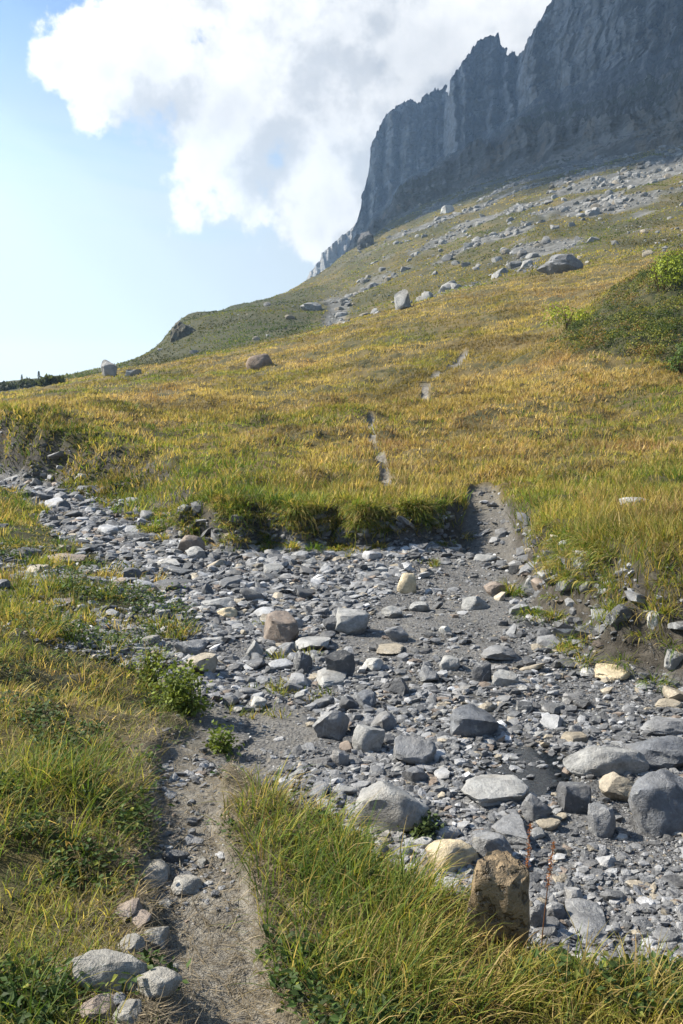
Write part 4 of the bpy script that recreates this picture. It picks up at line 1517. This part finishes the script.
TALL = [(330, 890, 62, 60, 1.0), (390, 920, 45, 40, .9), (275, 800, 45, 40, .62), (320, 815, 35, 25, .6), (300, 970, 60, 40, .8), (365, 990, 60, 30, .8),
        (20, 700, 60, 55, .8), (110, 690, 50, 40, .6), (50, 790, 80, 30, .9), (20, 640, 60, 20, .6), (15, 1010, 40, 30, .7), (160, 1015, 24, 14, .55),
        (500, 1015, 160, 26, .7), (640, 1010, 80, 22, .7), (420, 880, 22, 20, .6)]
GREENER = [(60, 795, 90, 35, 1.0), (400, 920, 40, 40, 1.0), (345, 900, 60, 55, .7), (15, 1010, 50, 30, .9), (480, 1010, 180, 30, .5), (165, 700, 40, 30, .7)]
RUSTY = [(10, 700, 50, 50, .9), (90, 830, 70, 30, .5), (270, 775, 50, 30, .5), (540, 960, 60, 30, .5)]


def near_ok(x, y, rg, grow=.9):
    f = ground(x, y, True)
    ok = (f['bed'] < .25) & (f['path'] < .7)
    ok &= hero_clear(x, y, grow)
    return f, ok


def grass_front():
    rg = np.random.default_rng(41)
    M = Mass()
    # matted short turf
    x, y = sample_view(135000, 1.9, 8.2, rg, -60, 740)
    dens = np.clip(.55 + 1.1 * fbm(x * 2.2, y * 2.2, 0, 3, 101), .05, 1)
    sel = rg.random(len(x)) < dens
    x, y = x[sel], y[sel]
    f, ok = near_ok(x, y, rg)
    ok &= ~f['useA']
    tramp = np.clip(sstep(2.0, 1.05, f['dp1'] / np.maximum(f['wp1'], .05)) * sstep(5.5, 4.3, y) * sstep(-.6, .0, x + .35), 0, 1)
    ok &= rg.random(len(x)) > tramp * .62
    edge = sstep(.25, .8, f['dp1'] - f['wp1'])
    ok &= rg.random(len(x)) > .35 * (1 - edge)
    fade = sstep(7.6, 6.2, y + .5 * perlin(x * 1.5, y * 1.5, 0, 103))
    ok &= rg.random(len(x)) < np.maximum(fade, .25)
    x, y, z = x[ok], y[ok], f['z'][ok]
    tr = tramp[ok]
    n = len(x)
    spots = spot_field(x, y, GREENER)
    ru = spot_field(x, y, RUSTY)
    mood = 2.35 + 1.6 * fbm(x * 1.3, y * 1.3, 0, 3, 102) - 1.1 * spots + 1.1 * ru + tr * 1.8 + rg.normal(0, .75, n)
    h = rg.uniform(.03, .11, n) * (1 - .4 * tr)
    M.blades(np.stack([x, y, z - .008], -1), h, rg.uniform(.0022, .0048, n) * (.7 + y / 9), rg.uniform(0, 6.28, n), np.abs(rg.normal(.55, .4, n)) + tr * .8, np.abs(rg.normal(.9, .5, n)), palette(mood, rg, .45) * (1 - tr[:, None]) + tr[:, None] * np.array([.17, .145, .105]) * np.exp(rg.normal(0, .4, (n, 1))), 2, rg)
    # longer tufts
    x, y = sample_view(5200, 1.85, 8.0, rg, -70, 760)
    tall = spot_field(x, y, TALL)
    sel = rg.random(len(x)) < np.clip(.05 + .62 * tall + .10 * fbm(x * 1.5, y * 1.5, 0, 2, 104), 0, 1)
    x, y, tall = x[sel], y[sel], tall[sel]
    f, ok = near_ok(x, y, rg, 1.05)
    ok &= ~f['useA'] & (f['dp1'] > f['wp1'] + .05)
    x, y, z, tall = x[ok], y[ok], f['z'][ok], tall[ok]
    n = len(x)
    h = (.09 + .19 * tall) * rg.uniform(.6, 1.2, n)
    mood = 2.0 + 1.4 * fbm(x * .9, y * .9, 0, 2, 105) - 1.1 * spot_field(x, y, GREENER) + 1.2 * spot_field(x, y, RUSTY)
    tufts(M, x, y, z, 22, .05 + .06 * rg.random(n), h, np.full(n, .0042) * (.75 + y / 9), mood, rg.normal(-.2, .9, n), rg, segs=4, spread=.6, curl=1.15, mvar=.95)
    print('front tufts', n)
    # thin seed stems
    k = rg.random(n) < .16
    x, y, z, h = x[k], y[k], z[k], h[k]
    tufts(M, x, y, z, 3, np.full(len(x), .06), h * 1.45, np.full(len(x), .0022), np.full(len(x), 3.9), rg.normal(-.2, .9, len(x)), rg, segs=4, spread=.2, curl=.4, mvar=.7)
    # dead litter lying on the ground
    x, y = sample_view(48000, 1.9, 7.0, rg, 40, 480)
    f, ok = near_ok(x, y, rg)
    d = f['dp1'] / np.maximum(f['wp1'], .05)
    ok = hero_clear(x, y) & ~f['useA'] & (f['bed'] < .4) & (rg.random(len(x)) < np.clip(sstep(.55, 1.2, d) * sstep(4.6, 1.3, d), .30, 1))
    x, y, z = x[ok], y[ok], f['z'][ok]
    n = len(x)
    M.blades(np.stack([x, y, z + .006], -1), rg.uniform(.03, .12, n), rg.uniform(.002, .004, n), rg.uniform(0, 6.28, n), rg.normal(1.5, .12, n), rg.normal(0, .35, n), np.array([.20, .165, .115])[None] * np.exp(rg.normal(0, .4, (n, 1))), 2, rg)
    link('grass', M.build('grass', BLADE), 'long yellow-green grass of the near banks beside the trail', kind='stuff')
    # low broad-leaved herbs between the grass
    L = Mass()
    x, y = sample_view(9000, 1.9, 8.5, rg, -60, 740)
    sel = fbm(x * 1.8, y * 1.8, 0, 3, 106) > .12
    x, y = x[sel], y[sel]
    f, ok = near_ok(x, y, rg)
    ok &= ~f['useA']
    x, y, z = x[ok], y[ok], f['z'][ok]
    rep = np.repeat(np.arange(len(x)), 7)
    n = len(rep)
    P = np.stack([x[rep] + rg.normal(0, .022, n), y[rep] + rg.normal(0, .022, n), z[rep] + rg.uniform(.005, .06, n)], -1)
    g = np.array([.045, .075, .018])[None] * np.exp(rg.normal(0, .35, (n, 1))) * np.where(rg.random((n, 1)) < .12, np.array([[2.6, 1.7, 1.2]]), 1.0)
    L.leaves(P, rg.uniform(.016, .036, n), g, rg, .45)
    link('weeds', L.build('weeds', LEAF), 'small green herbs growing low among the near grass', kind='stuff')


grass_front()


def grass_left():
    """sparse grass on the stony flat left of the stream"""
    rg = np.random.default_rng(42)
    M = Mass()
    x, y = sample_view(120000, 6.8, 24, rg, -60, 330)
    f, ok = near_ok(x, y, rg, .9)
    cl = fbm(x * .8, y * .8, 0, 3, 111) + .45 * fbm(x * 2.4, y * 2.4, 0, 2, 112)
    away = f['dB']
    p = np.clip(.22 + 1.7 * cl + .40 * sstep(.4, 2.4, away) + .5 * sstep(13, 16, y), 0, 1) * sstep(.02, .7, away + .35 * cl)
    ok &= ~f['useA'] & (rg.random(len(x)) < p)
    x, y, z, cl = x[ok], y[ok], f['z'][ok], cl[ok]
    n = len(x)
    mood = 2.7 + 1.6 * fbm(x * .7, y * .7, 0, 3, 113) + rg.normal(0, .8, n)
    h = rg.uniform(.035, .12, n) * np.clip(.75 + 1.0 * cl, .45, 1.7)
    M.blades(np.stack([x, y, z - .01], -1), h, .0011 * y * rg.uniform(.7, 1.3, n) + .001, rg.uniform(0, 6.28, n), np.abs(rg.normal(.45, .35, n)), np.abs(rg.normal(.7, .4, n)), palette(mood, rg, .3), 2, rg)
    # bunches
    x, y = sample_view(1500, 6.8, 22, rg, -60, 300)
    f, ok = near_ok(x, y, rg, 1.0)
    cl = fbm(x * .8, y * .8, 0, 3, 111)
    ok &= ~f['useA'] & (rg.random(len(x)) < np.clip(.32 + 1.6 * cl, .04, 1)) & (f['dB'] > .05)
    x, y, z = x[ok], y[ok], f['z'][ok]
    n = len(x)
    tufts(M, x, y, z, 24, np.full(n, .09), rg.uniform(.12, .30, n), .0009 * y + .001, 1.9 + rg.normal(0, .9, n), rg.uniform(0, 6.28, n), rg, segs=3, spread=.45, curl=.8)
    # tufts that grow between stones on the bed
    px = np.array([(310, 660), (290, 690), (262, 628), (366, 552), (348, 556), (275, 690), (318, 700), (262, 715), (430, 565)], float)
    P = hit(px[:, 0], px[:, 1])
    for k in range(len(P)):
        q = 5
        tufts(M, P[k, 0] + rg.normal(0, .10, q), P[k, 1] + rg.normal(0, .10, q), np.full(q, P[k, 2]), 30, np.full(q, .06), rg.uniform(.06, .14, q), np.full(q, .0012 * P[k, 1]), rg.uniform(1.2, 2.4, q), rg.uniform(0, 6, q), rg, segs=2, spread=.6)
    link('grass', M.build('grass', BLADE), 'sparse tufty grass on the stony flat left of the stream', kind='stuff')
    L = Mass()
    x, y = sample_view(5000, 7, 20, rg, -60, 300)
    f, ok = near_ok(x, y, rg, 1.0)
    ok &= ~f['useA'] & (fbm(x * .9, y * .9, 0, 3, 114) > .2) & (f['dB'] > .1)
    x, y, z = x[ok], y[ok], f['z'][ok]
    rep = np.repeat(np.arange(len(x)), 10)
    n = len(rep)
    P = np.stack([x[rep] + rg.normal(0, .06, n), y[rep] + rg.normal(0, .06, n), z[rep] + rg.uniform(.0, .14, n)], -1)
    g = np.array([.05, .08, .02])[None] * np.exp(rg.normal(0, .4, (n, 1))) * np.where(rg.random((n, 1)) < .1, np.array([[2.8, 1.5, 1.2]]), 1.0)
    L.leaves(P, rg.uniform(.02, .05, n), g, rg, .5)
    link('weeds', L.build('weeds', LEAF), 'leafy green weeds among the stones left of the stream', kind='stuff')


grass_left()


def grass_meadow():
    rg = np.random.default_rng(43)
    M = Mass()
    # near part of the meadow and the banks
    x, y = sample_view(330000, 5.2, 34, rg, -40, 735)
    f = ground(x, y, True)
    ok = f['useA'] & ~f['ins'] & ((f['tt'] > .30) | ((f['dA'] > .4) & (x < -2))) & (f['path'] < .35) & (shrub_field(x, y) < .5)
    bankf = sstep(.97, .5, f['tt'])
    ok &= rg.random(len(x)) > bankf * .55 * (x > -4.5)
    dens = np.clip(.62 + .7 * fbm(x * .9, y * .9, 0, 3, 121), .15, 1)
    ok &= rg.random(len(x)) < dens
    ok &= hero_clear(x, y, .9)
    x, y, z = x[ok], y[ok], f['z'][ok]
    dA, tt = f['dA'][ok], f['tt'][ok]
    n = len(x)
    gold = fbm(x * .16, y * .11, 0, 3, 122)
    pat = fbm(x * .7, y * .55, 0, 3, 123)
    rim = sstep(2.2, .2, dA)
    mood = 2.8 + 1.7 * gold + 1.4 * pat - 1.0 * rim + .9 * sstep(15, 24, y) * sstep(-.25, .2, gold + .15) - .35 * sstep(9, 6, y) + rg.normal(0, .7, n)
    h = (.10 + .10 * np.clip(pat + .5, 0, 1) + .06 * rim) * rg.uniform(.5, 1.25, n)
    w = .0010 * y * rg.uniform(.7, 1.25, n) + .001
    # turf at the rim bows over the edge
    az = rg.uniform(0, 6.28, n)
    M.blades(np.stack([x, y, z - .01], -1), h, w, az, np.abs(rg.normal(.4, .3, n)), np.abs(rg.normal(.6, .4, n)), palette(mood, rg, .22) * np.clip(.95 + .75 * fbm(x * .5, y * .33, 0, 4, 128), .4, 1.25)[:, None], 2, rg)
    # bunches
    x, y = sample_view(8500, 5.2, 36, rg, -40, 735)
    f = ground(x, y, True)
    ok = f['useA'] & ~f['ins'] & ((f['tt'] > .45) | ((f['dA'] > .5) & (x < -2))) & (f['path'] < .2) & (shrub_field(x, y) < .5) & hero_clear(x, y, 1.0)
    ok &= rg.random(len(x)) < np.clip(.35 + 1.3 * fbm(x * .6, y * .6, 0, 3, 124), .05, 1)
    x, y, z, dA = x[ok], y[ok], f['z'][ok], f['dA'][ok]
    n = len(x)
    rim = sstep(1.6, .1, dA)
    mood = 2.9 + 1.6 * fbm(x * .16, y * .11, 0, 3, 122) + rg.normal(0, .7, n) - .9 * rim
    tufts(M, x, y, z, 20, .06 + .006 * y, rg.uniform(.16, .32, n), .0009 * y + .001, mood, rg.uniform(0, 6.28, n), rg, segs=3, spread=.45, curl=.8)
    print('meadow bunches', n)
    # hanging turf along the edge of the undercut bank
    px = np.concatenate([np.linspace(118, 472, 300), np.linspace(500, 700, 130)])
    q = 0
    L = A_LINE
    seg = np.linspace(3.2, 18.6, 1700)
    i = np.minimum(seg.astype(int), len(L) - 2)
    qq = (seg - i)[:, None]
    C = L[i] * (1 - qq) + L[i + 1] * qq
    tang = L[i + 1] - L[i]
    nrm = np.stack([-tang[:, 1], tang[:, 0]], -1)
    nrm /= np.linalg.norm(nrm, axis=1)[:, None]
    offs = rg.uniform(.02, .55, len(C))
    C = C + nrm * offs[:, None]
    f = ground(C[:, 0], C[:, 1], True)
    lump = fbm(seg * 2.3, 4.4, 0, 3, 125)
    ok = (f['path'] < .3) & (f['dp2'] > f['wp2'] + .22) & (f['tt'] > .5) & (rg.random(len(C)) < np.clip(.55 + 1.2 * lump, .05, 1))
    C, z, lump = C[ok], f['z'][ok], lump[ok]
    n = len(C)
    az = np.arctan2(-nrm[ok][:, 1], -nrm[ok][:, 0])
    tufts(M, C[:, 0], C[:, 1], z, 34, np.full(n, .11), rg.uniform(.10, .27, n) * np.clip(.8 + 1.1 * lump, .4, 1.6) * np.where(seg[ok] > 15.2, .58, 1.0), np.full(n, .012), 1.75 + rg.normal(0, .6, n), az, rg, segs=4, spread=.45, curl=1.5, lean_amt=.75)
    print('rim tufts', n)
    # rank growth on the steep cut upstream, the shade there put into the tint
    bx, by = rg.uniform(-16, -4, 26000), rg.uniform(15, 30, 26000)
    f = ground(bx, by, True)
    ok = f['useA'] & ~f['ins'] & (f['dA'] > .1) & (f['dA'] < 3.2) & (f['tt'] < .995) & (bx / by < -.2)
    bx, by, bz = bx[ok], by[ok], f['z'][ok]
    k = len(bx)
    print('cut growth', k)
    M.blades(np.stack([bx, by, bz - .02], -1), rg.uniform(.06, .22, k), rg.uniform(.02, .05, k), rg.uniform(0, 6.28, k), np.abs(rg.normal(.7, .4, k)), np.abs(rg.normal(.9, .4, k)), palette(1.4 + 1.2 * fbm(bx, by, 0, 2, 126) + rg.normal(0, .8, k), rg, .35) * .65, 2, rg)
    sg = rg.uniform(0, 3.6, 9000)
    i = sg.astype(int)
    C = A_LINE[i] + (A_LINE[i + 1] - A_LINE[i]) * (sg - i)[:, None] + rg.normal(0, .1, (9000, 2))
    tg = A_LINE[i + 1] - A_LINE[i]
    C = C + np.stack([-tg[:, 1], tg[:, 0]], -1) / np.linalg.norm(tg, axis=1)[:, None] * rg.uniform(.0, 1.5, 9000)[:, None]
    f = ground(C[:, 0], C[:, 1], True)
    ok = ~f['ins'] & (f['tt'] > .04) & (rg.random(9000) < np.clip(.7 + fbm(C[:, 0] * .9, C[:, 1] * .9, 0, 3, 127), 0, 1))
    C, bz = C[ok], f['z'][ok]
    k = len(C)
    M.blades(np.stack([C[:, 0], C[:, 1], bz - .02], -1), rg.uniform(.08, .24, k), rg.uniform(.02, .05, k), rg.normal(-1.3, 1.0, k), np.abs(rg.normal(.8, .4, k)), np.abs(rg.normal(1.1, .4, k)), palette(1.2 + 1.2 * fbm(C[:, 0], C[:, 1], 0, 2, 126) + rg.normal(0, .9, k), rg, .35) * .55, 2, rg)  # blade colour darkened to carry the shade of the cut
    # slumped sods on the face and at the foot of the bank
    sod = [(150, 520), (165, 527), (180, 530), (196, 532), (240, 522), (255, 528), (270, 533), (284, 530), (298, 526), (312, 522), (326, 518), (345, 514), (360, 548), (352, 550),
           (216, 520), (420, 514), (440, 512), (398, 516), (560, 622), (578, 645), (600, 640), (655, 640), (545, 575)]
    P = hit([q[0] for q in sod], [q[1] for q in sod])
    for k in range(len(P)):
        q = 8
        ex, ey = rg.normal(0, .24, q), rg.normal(0, .13, q)
        zz = ground(P[k, 0] + ex, P[k, 1] + ey)
        tufts(M, P[k, 0] + ex, P[k, 1] + ey, zz + rg.uniform(0, .10, q), 70, np.full(q, .10), rg.uniform(.10, .22, q), np.full(q, .0010 * P[k, 1]), 2.0 + rg.normal(0, .7, q), np.full(q, -1.57) + rg.normal(0, .5, q), rg, segs=3, spread=.8, curl=1.3, lean_amt=.5)
    link('grass', M.build('grass', BLADE), 'golden and green meadow grass beyond the stream', kind='stuff')
    # far meadow
    M = Mass()
    x, y = sample_view(420000, 30, 112, rg, -40, 735)
    ok = (shrub_field(x, y) < .5)
    x, y = x[ok], y[ok]
    f = ground(x, y, True)
    ok = (f['path'] < .4) & (f['tt'] > .9) & (rg.random(len(x)) < np.clip(.55 + 1.2 * fbm(x * .30, y * .18, 0, 4, 131), .10, 1))
    x, y, z = x[ok], y[ok], f['z'][ok]
    n = len(x)
    gold = fbm(x * .10, y * .06, 0, 3, 132)
    mood = 3.15 + 1.6 * gold + 1.3 * fbm(x * .3, y * .16, 0, 4, 133) + .35 * sstep(-5, 10, x) + rg.normal(0, .35, n)
    M.blades(np.stack([x, y, z - .02], -1), rg.uniform(.09, .26, n), .0009 * y * rg.uniform(.7, 1.3, n), rg.uniform(0, 6.28, n), np.abs(rg.normal(.45, .3, n)), np.abs(rg.normal(.6, .3, n)), palette(mood, rg, .17) * np.clip(.92 + .8 * fbm(x * .22, y * .13, 0, 4, 134), .4, 1.2)[:, None], 2, rg)
    link('grass', M.build('grass', BLADE), 'distant golden grass of the upper meadow', kind='stuff')
    # tufty turf on the hillside and knoll
    M = Mass()
    x, y = sample_view(260000, 112, 430, rg, 60, 730)
    z = ground(x, y)
    r = np.hypot(x, y)
    ok = (rg.random(len(x)) < np.clip(1.0 - 1.3 * scree_mask(x, y, z, r), 0, 1)) & (rg.random(len(x)) < np.clip(.65 + .9 * fbm(x / 5, y / 7, 0, 3, 141), .15, 1))
    x, y, z = x[ok], y[ok], z[ok]
    n = len(x)
    kn = knoll(x, y)
    mood = 2.5 - 1.0 * kn + 1.7 * fbm(x / 18, y / 34, 0, 4, 142) + rg.normal(0, .6, n)
    M.blades(np.stack([x, y, z - .05], -1), rg.uniform(.12, .42, n), .0014 * y * rg.uniform(.6, 1.3, n), rg.uniform(0, 6.28, n), np.abs(rg.normal(.8, .3, n)), np.abs(rg.normal(.5, .3, n)), palette(mood, rg, .2) * np.array([1.0, 1.0, .7]) * (.95 - .35 * kn)[:, None] * np.clip(.8 + .9 * fbm(x / 9, y / 16, 0, 3, 146), .35, 1.2)[:, None], 2, rg)
    link('grass', M.build('grass', BLADE), 'rough hillside turf below the cliffs', kind='stuff')


grass_meadow()


# ------------------------------------------------------------------ shrubs
def shrub_cover():
    rg = np.random.default_rng(51)
    L = Mass()
    x0, x1 = SHRUB_PLAN[:, 0].min() - 2, SHRUB_PLAN[:, 0].max() * .72
    n0 = 4200
    x = rg.uniform(x0, x1, n0)
    y = rg.uniform(SHRUB_PLAN[:, 1].min() - 2, SHRUB_PLAN[:, 1].max() + 2, n0)
    u = 341.5 + F * x / y
    s = shrub_field(x, y)
    ok = (rg.random(n0) < s) & (u < 740)
    x, y = x[ok], y[ok]
    z = ground(x, y)
    k = len(x)
    big = np.clip(fbm(x * .35, y * .3, 0, 3, 152) + .5, 0, 1.2)
    R = rg.uniform(.18, .50, k) * (.6 + .7 * big)
    Hh = R * rg.uniform(.6, 1.25, k)
    cnt = np.clip((R * R * 520).astype(int), 14, 190)
    rep = np.repeat(np.arange(k), cnt)
    n = len(rep)
    dv = rg.normal(size=(n, 3))
    dv[:, 2] = np.abs(dv[:, 2])
    dv /= np.linalg.norm(dv, axis=1)[:, None]
    wob = 1 + .35 * perlin(dv[:, 0] * 2.2 + rep * 3.1, dv[:, 1] * 2.2, dv[:, 2] * 2.2, 155)
    P = np.stack([x[rep] + dv[:, 0] * R[rep] * wob, y[rep] + dv[:, 1] * R[rep] * wob, z[rep] - .04 + dv[:, 2] * Hh[rep] * wob], -1)
    ton = (fbm(x * .30, y * .3, 0, 3, 153) + rg.normal(0, .22, k))[rep] + rg.normal(0, .12, n)
    a, b, c = np.array([.050, .070, .012]), np.array([.150, .150, .024]), np.array([.165, .110, .032])
    col = np.where(ton[:, None] < .02, a, np.where(ton[:, None] < .36, b, c)) * np.exp(rg.normal(0, .25, (n, 1)))
    L.leaves_on(P, dv, rg.uniform(.05, .11, n), col, rg, .5)
    print('shrub leaves', n)
    link('undergrowth', L.build('undergrowth', LEAF), 'dark low heath shrubs covering the mound', kind='stuff')


shrub_cover()


def make_bush(name, u, v, wpx, hpx, col, label, n=900, leaf=.09, cat='shrub', group=None, density=1.0):
    rg = np.random.default_rng(int(u * 3 + v))
    P0 = hit([u], [v])[0]
    dist = np.hypot(P0[0], P0[1])
    W_, H_ = wpx * dist / F, hpx * dist / F
    root = bpy.data.objects.new(name, None)
    COL.objects.link(root)
    root.location = P0
    root['label'] = label
    root['category'] = cat
    if group:
        root['group'] = group
    L = Mass()
    k = 9
    cc = np.stack([rg.uniform(-.32, .32, k) * W_, rg.uniform(-.3, .3, k) * W_, rg.uniform(.25, .75, k) * H_], -1)
    rep = rg.integers(0, k, n)
    dv = rg.normal(size=(n, 3))
    dv /= np.linalg.norm(dv, axis=1)[:, None]
    P = cc[rep] + dv * (rg.random((n, 1)) ** .4) * np.array([W_ * .24, W_ * .22, H_ * .30])
    P[:, 2] = np.maximum(P[:, 2], .02)
    if cat == 'plant':
        P = np.stack([rg.normal(0, .24, n) * W_, rg.normal(0, .22, n) * W_, (rg.random(n) ** 1.3) * H_ * rg.uniform(.5, 1.05, n)], -1)
        dv = rg.normal(0, .6, (n, 3)) + np.array([0, 0, .6])
    c = np.array(col)[None] * np.exp(rg.normal(0, .3, (n, 1)))
    L.leaves_on(P, dv + np.array([0, 0, .3]), rg.uniform(.6, 1.2, n) * leaf, c, rg, .6)
    link('foliage', L.build('foliage', LEAF), parent=root)
    S_ = Mass()
    sk = 7
    S_.blades(np.stack([rg.normal(0, .05 * W_, sk), rg.normal(0, .05 * W_, sk), np.full(sk, -.03)], -1), np.full(sk, H_ * .8), np.full(sk, .03 * W_ + .004), rg.uniform(0, 6.28, sk), rg.uniform(.1, .5, sk), rg.uniform(0, .5, sk),
              np.tile(np.array([[.09, .065, .04]]), (sk, 1)), 3, rg)
    link('stem', S_.build('stem', LEAF), parent=root)
    return root


make_bush('shrub', 664, 292, 54, 42, (.19, .23, .025), 'bright yellow-green shrub standing on the crest of the dark heath mound', 1500, .15)
make_bush('shrub', 568, 330, 50, 28, (.24, .27, .028), 'low lime green shrub at the left end of the dark heath mound', 700, .13)
make_bush('shrub', 681, 374, 38, 30, (.075, .115, .028), 'grey-green shrub at the right end of the mound foot', 700, .11)
make_bush('leafy_plant', 181, 712, 50, 54, (.13, .165, .030), 'bushy green weed patch overhanging the left edge of the trail', 1500, .035, 'plant')
make_bush('leafy_plant', 150, 688, 34, 44, (.12, .15, .028), 'taller thin weed behind the bushy weed patch', 700, .032, 'plant')
make_bush('leafy_plant', 222, 752, 28, 30, (.115, .155, .028), 'light green weed at the tip of the grass right of the trail', 420, .030, 'plant')
make_bush('leafy_plant', 422, 836, 40, 26, (.06, .085, .030), 'low grey-green herb between big tan boulder and cream stone', 420, .030, 'plant')
for k, (u, v, w, h) in enumerate([(6, 390, 30, 6), (30, 387, 26, 6), (52, 385, 22, 5)]):
    make_bush('bush', u, v, w, h, (.045, .055, .018), ['dark bush at the left end of the far skyline row', 'dark middle bush of the far skyline row', 'low dark bush at the right end of the far skyline row'][k], 700, .55, 'bush', 'dark bushes on the far skyline')


def dry_stalk(u0, v0, u1, v1, label):
    """a withered dock stalk: thin stem and rusty seed head"""
    rg = np.random.default_rng(int(u0 + v0))
    P = hit([u0], [v0])[0]
    dist = math.sqrt(P[0] ** 2 + P[1] ** 2 + (P[2] - ZC) ** 2)
    hgt = (v0 - v1) * dist / F / .93
    lx = (u1 - u0) * dist / F
    root = bpy.data.objects.new('dry_stalk', None)
    COL.objects.link(root)
    root.location = P
    root['label'] = label
    root['category'] = 'dry plant'
    V, Fc = [], []
    n = 10
    for k in range(n + 1):
        q = k / n
        r = .0028 * (1 - .6 * q)
        for j in range(6):
            a = j / 6 * 2 * math.pi
            V.append((lx * q ** 1.4 + r * math.cos(a), r * math.sin(a), hgt * q - .02))
    for k in range(n):
        for j in range(6):
            Fc.append((k * 6 + j, k * 6 + (j + 1) % 6, (k + 1) * 6 + (j + 1) % 6, (k + 1) * 6 + j))
    cm = np.tile(np.array([[.20, .10, .045]]), (len(V), 1))
    link('stem', new_mesh('stem', V, Fc, BLADE, cols={'tint': cm}), parent=root)
    L = Mass()
    m = 170
    q = rg.uniform(.62, 1.0, m)
    P2 = np.stack([lx * q ** 1.4 + rg.normal(0, .007, m) * (1.3 - q), rg.normal(0, .007, m), hgt * q - .02], -1)
    L.leaves(P2, rg.uniform(.006, .012, m), np.array([[.24, .095, .035]]) * np.exp(rg.normal(0, .3, (m, 1))), rg, .6)
    link('seed_head', L.build('seed_head', LEAF), parent=root)


dry_stalk(522, 945, 527, 833, 'tall withered rusty stalk rising right in front of the brown boulder')
dry_stalk(541, 952, 550, 850, 'withered rusty stalk leaning right beyond the brown boulder')


def conifer(u, v, hpx, label):
    rg = np.random.default_rng(int(u))
    P = hit([u], [v])[0]
    dist = np.hypot(P[0], P[1])
    H = hpx * dist / F
    root = bpy.data.objects.new('pine_tree', None)
    COL.objects.link(root)
    root.location = P
    root['label'] = label
    root['category'] = 'tree'
    root['group'] = 'tiny pines on the far skyline'
    V, Fc = [], []
    for k in range(6):
        r = .05 * H * (1 - k / 5.2)
        for j in range(7):
            a = j / 7 * 6.283
            V.append((r * math.cos(a), r * math.sin(a), H * k / 5 * .95 - .05))
    for k in range(5):
        for j in range(7):
            Fc.append((k * 7 + j, k * 7 + (j + 1) % 7, (k + 1) * 7 + (j + 1) % 7, (k + 1) * 7 + j))
    link('trunk', new_mesh('trunk', V, Fc, LEAF, cols={'tint': np.tile([[.06, .045, .03]], (len(V), 1))}), parent=root)
    L = Mass()
    n = 500
    q = rg.random(n) ** .8
    zz = .25 + .75 * q
    rad = .28 * H * (1.05 - zz) * (.5 + .5 * np.abs(np.sin(zz * 16))) * np.sqrt(rg.random(n)) + .02 * H
    a = rg.uniform(0, 6.283, n)
    L.leaves(np.stack([rad * np.cos(a), rad * np.sin(a), zz * H], -1), np.full(n, .10 * H), np.array([[.022, .035, .014]]) * np.exp(rg.normal(0, .3, (n, 1))), rg, .4)
    link('crown', L.build('crown', LEAF), parent=root)


conifer(39, 380, 8, 'tallest small pine, alone at the right on the far skyline')
conifer(22, 381, 6, 'left small pine of the close pair on the far skyline')
conifer(27, 381, 4, 'right smaller pine of the close pair on the far skyline')


# ------------------------------------------------------------------ shallow pool
def pool():
    c, a, b = WATER_C[0]
    V, n = [(c[0], c[1], 0)], 48
    for k in range(n):
        an = k / n * 2 * math.pi
        r = 1.0 + .14 * math.sin(3 * an + 1) + .08 * math.sin(7 * an)
        V.append((c[0] + a * .8 * r * math.cos(an), c[1] + b * .8 * r * math.sin(an), 0))
    V = np.array(V)
    V[:, 2] = ground(V[:, 0], V[:, 1])[1:].min() * 0 + ground(np.array([c[0]]), np.array([c[1]]))[0] + .012
    Fc = [(0, k + 1, (k + 1) % n + 1) for k in range(n)]
    m, t = mat_new("shallow_water")
    fr = t.n('ShaderNodeFresnel', i={'IOR': 1.33})
    gl = t.n('ShaderNodeBsdfGlossy', i={'Roughness': .06, 'Color': (1, 1, 1, 1)})
    tr = t.n('ShaderNodeBsdfTransparent', i={'Color': (.80, .74, .62, 1)})
    mx = t.n('ShaderNodeMixShader', i={0: fr.outputs[0], 1: tr.outputs[0], 2: gl.outputs[0]})
    t.n('ShaderNodeOutputMaterial', i={0: mx.outputs[0]})
    link('water', new_mesh('water', V, Fc, m), 'shallow brownish pool between the slabs of the stream bed', kind='structure')


pool()
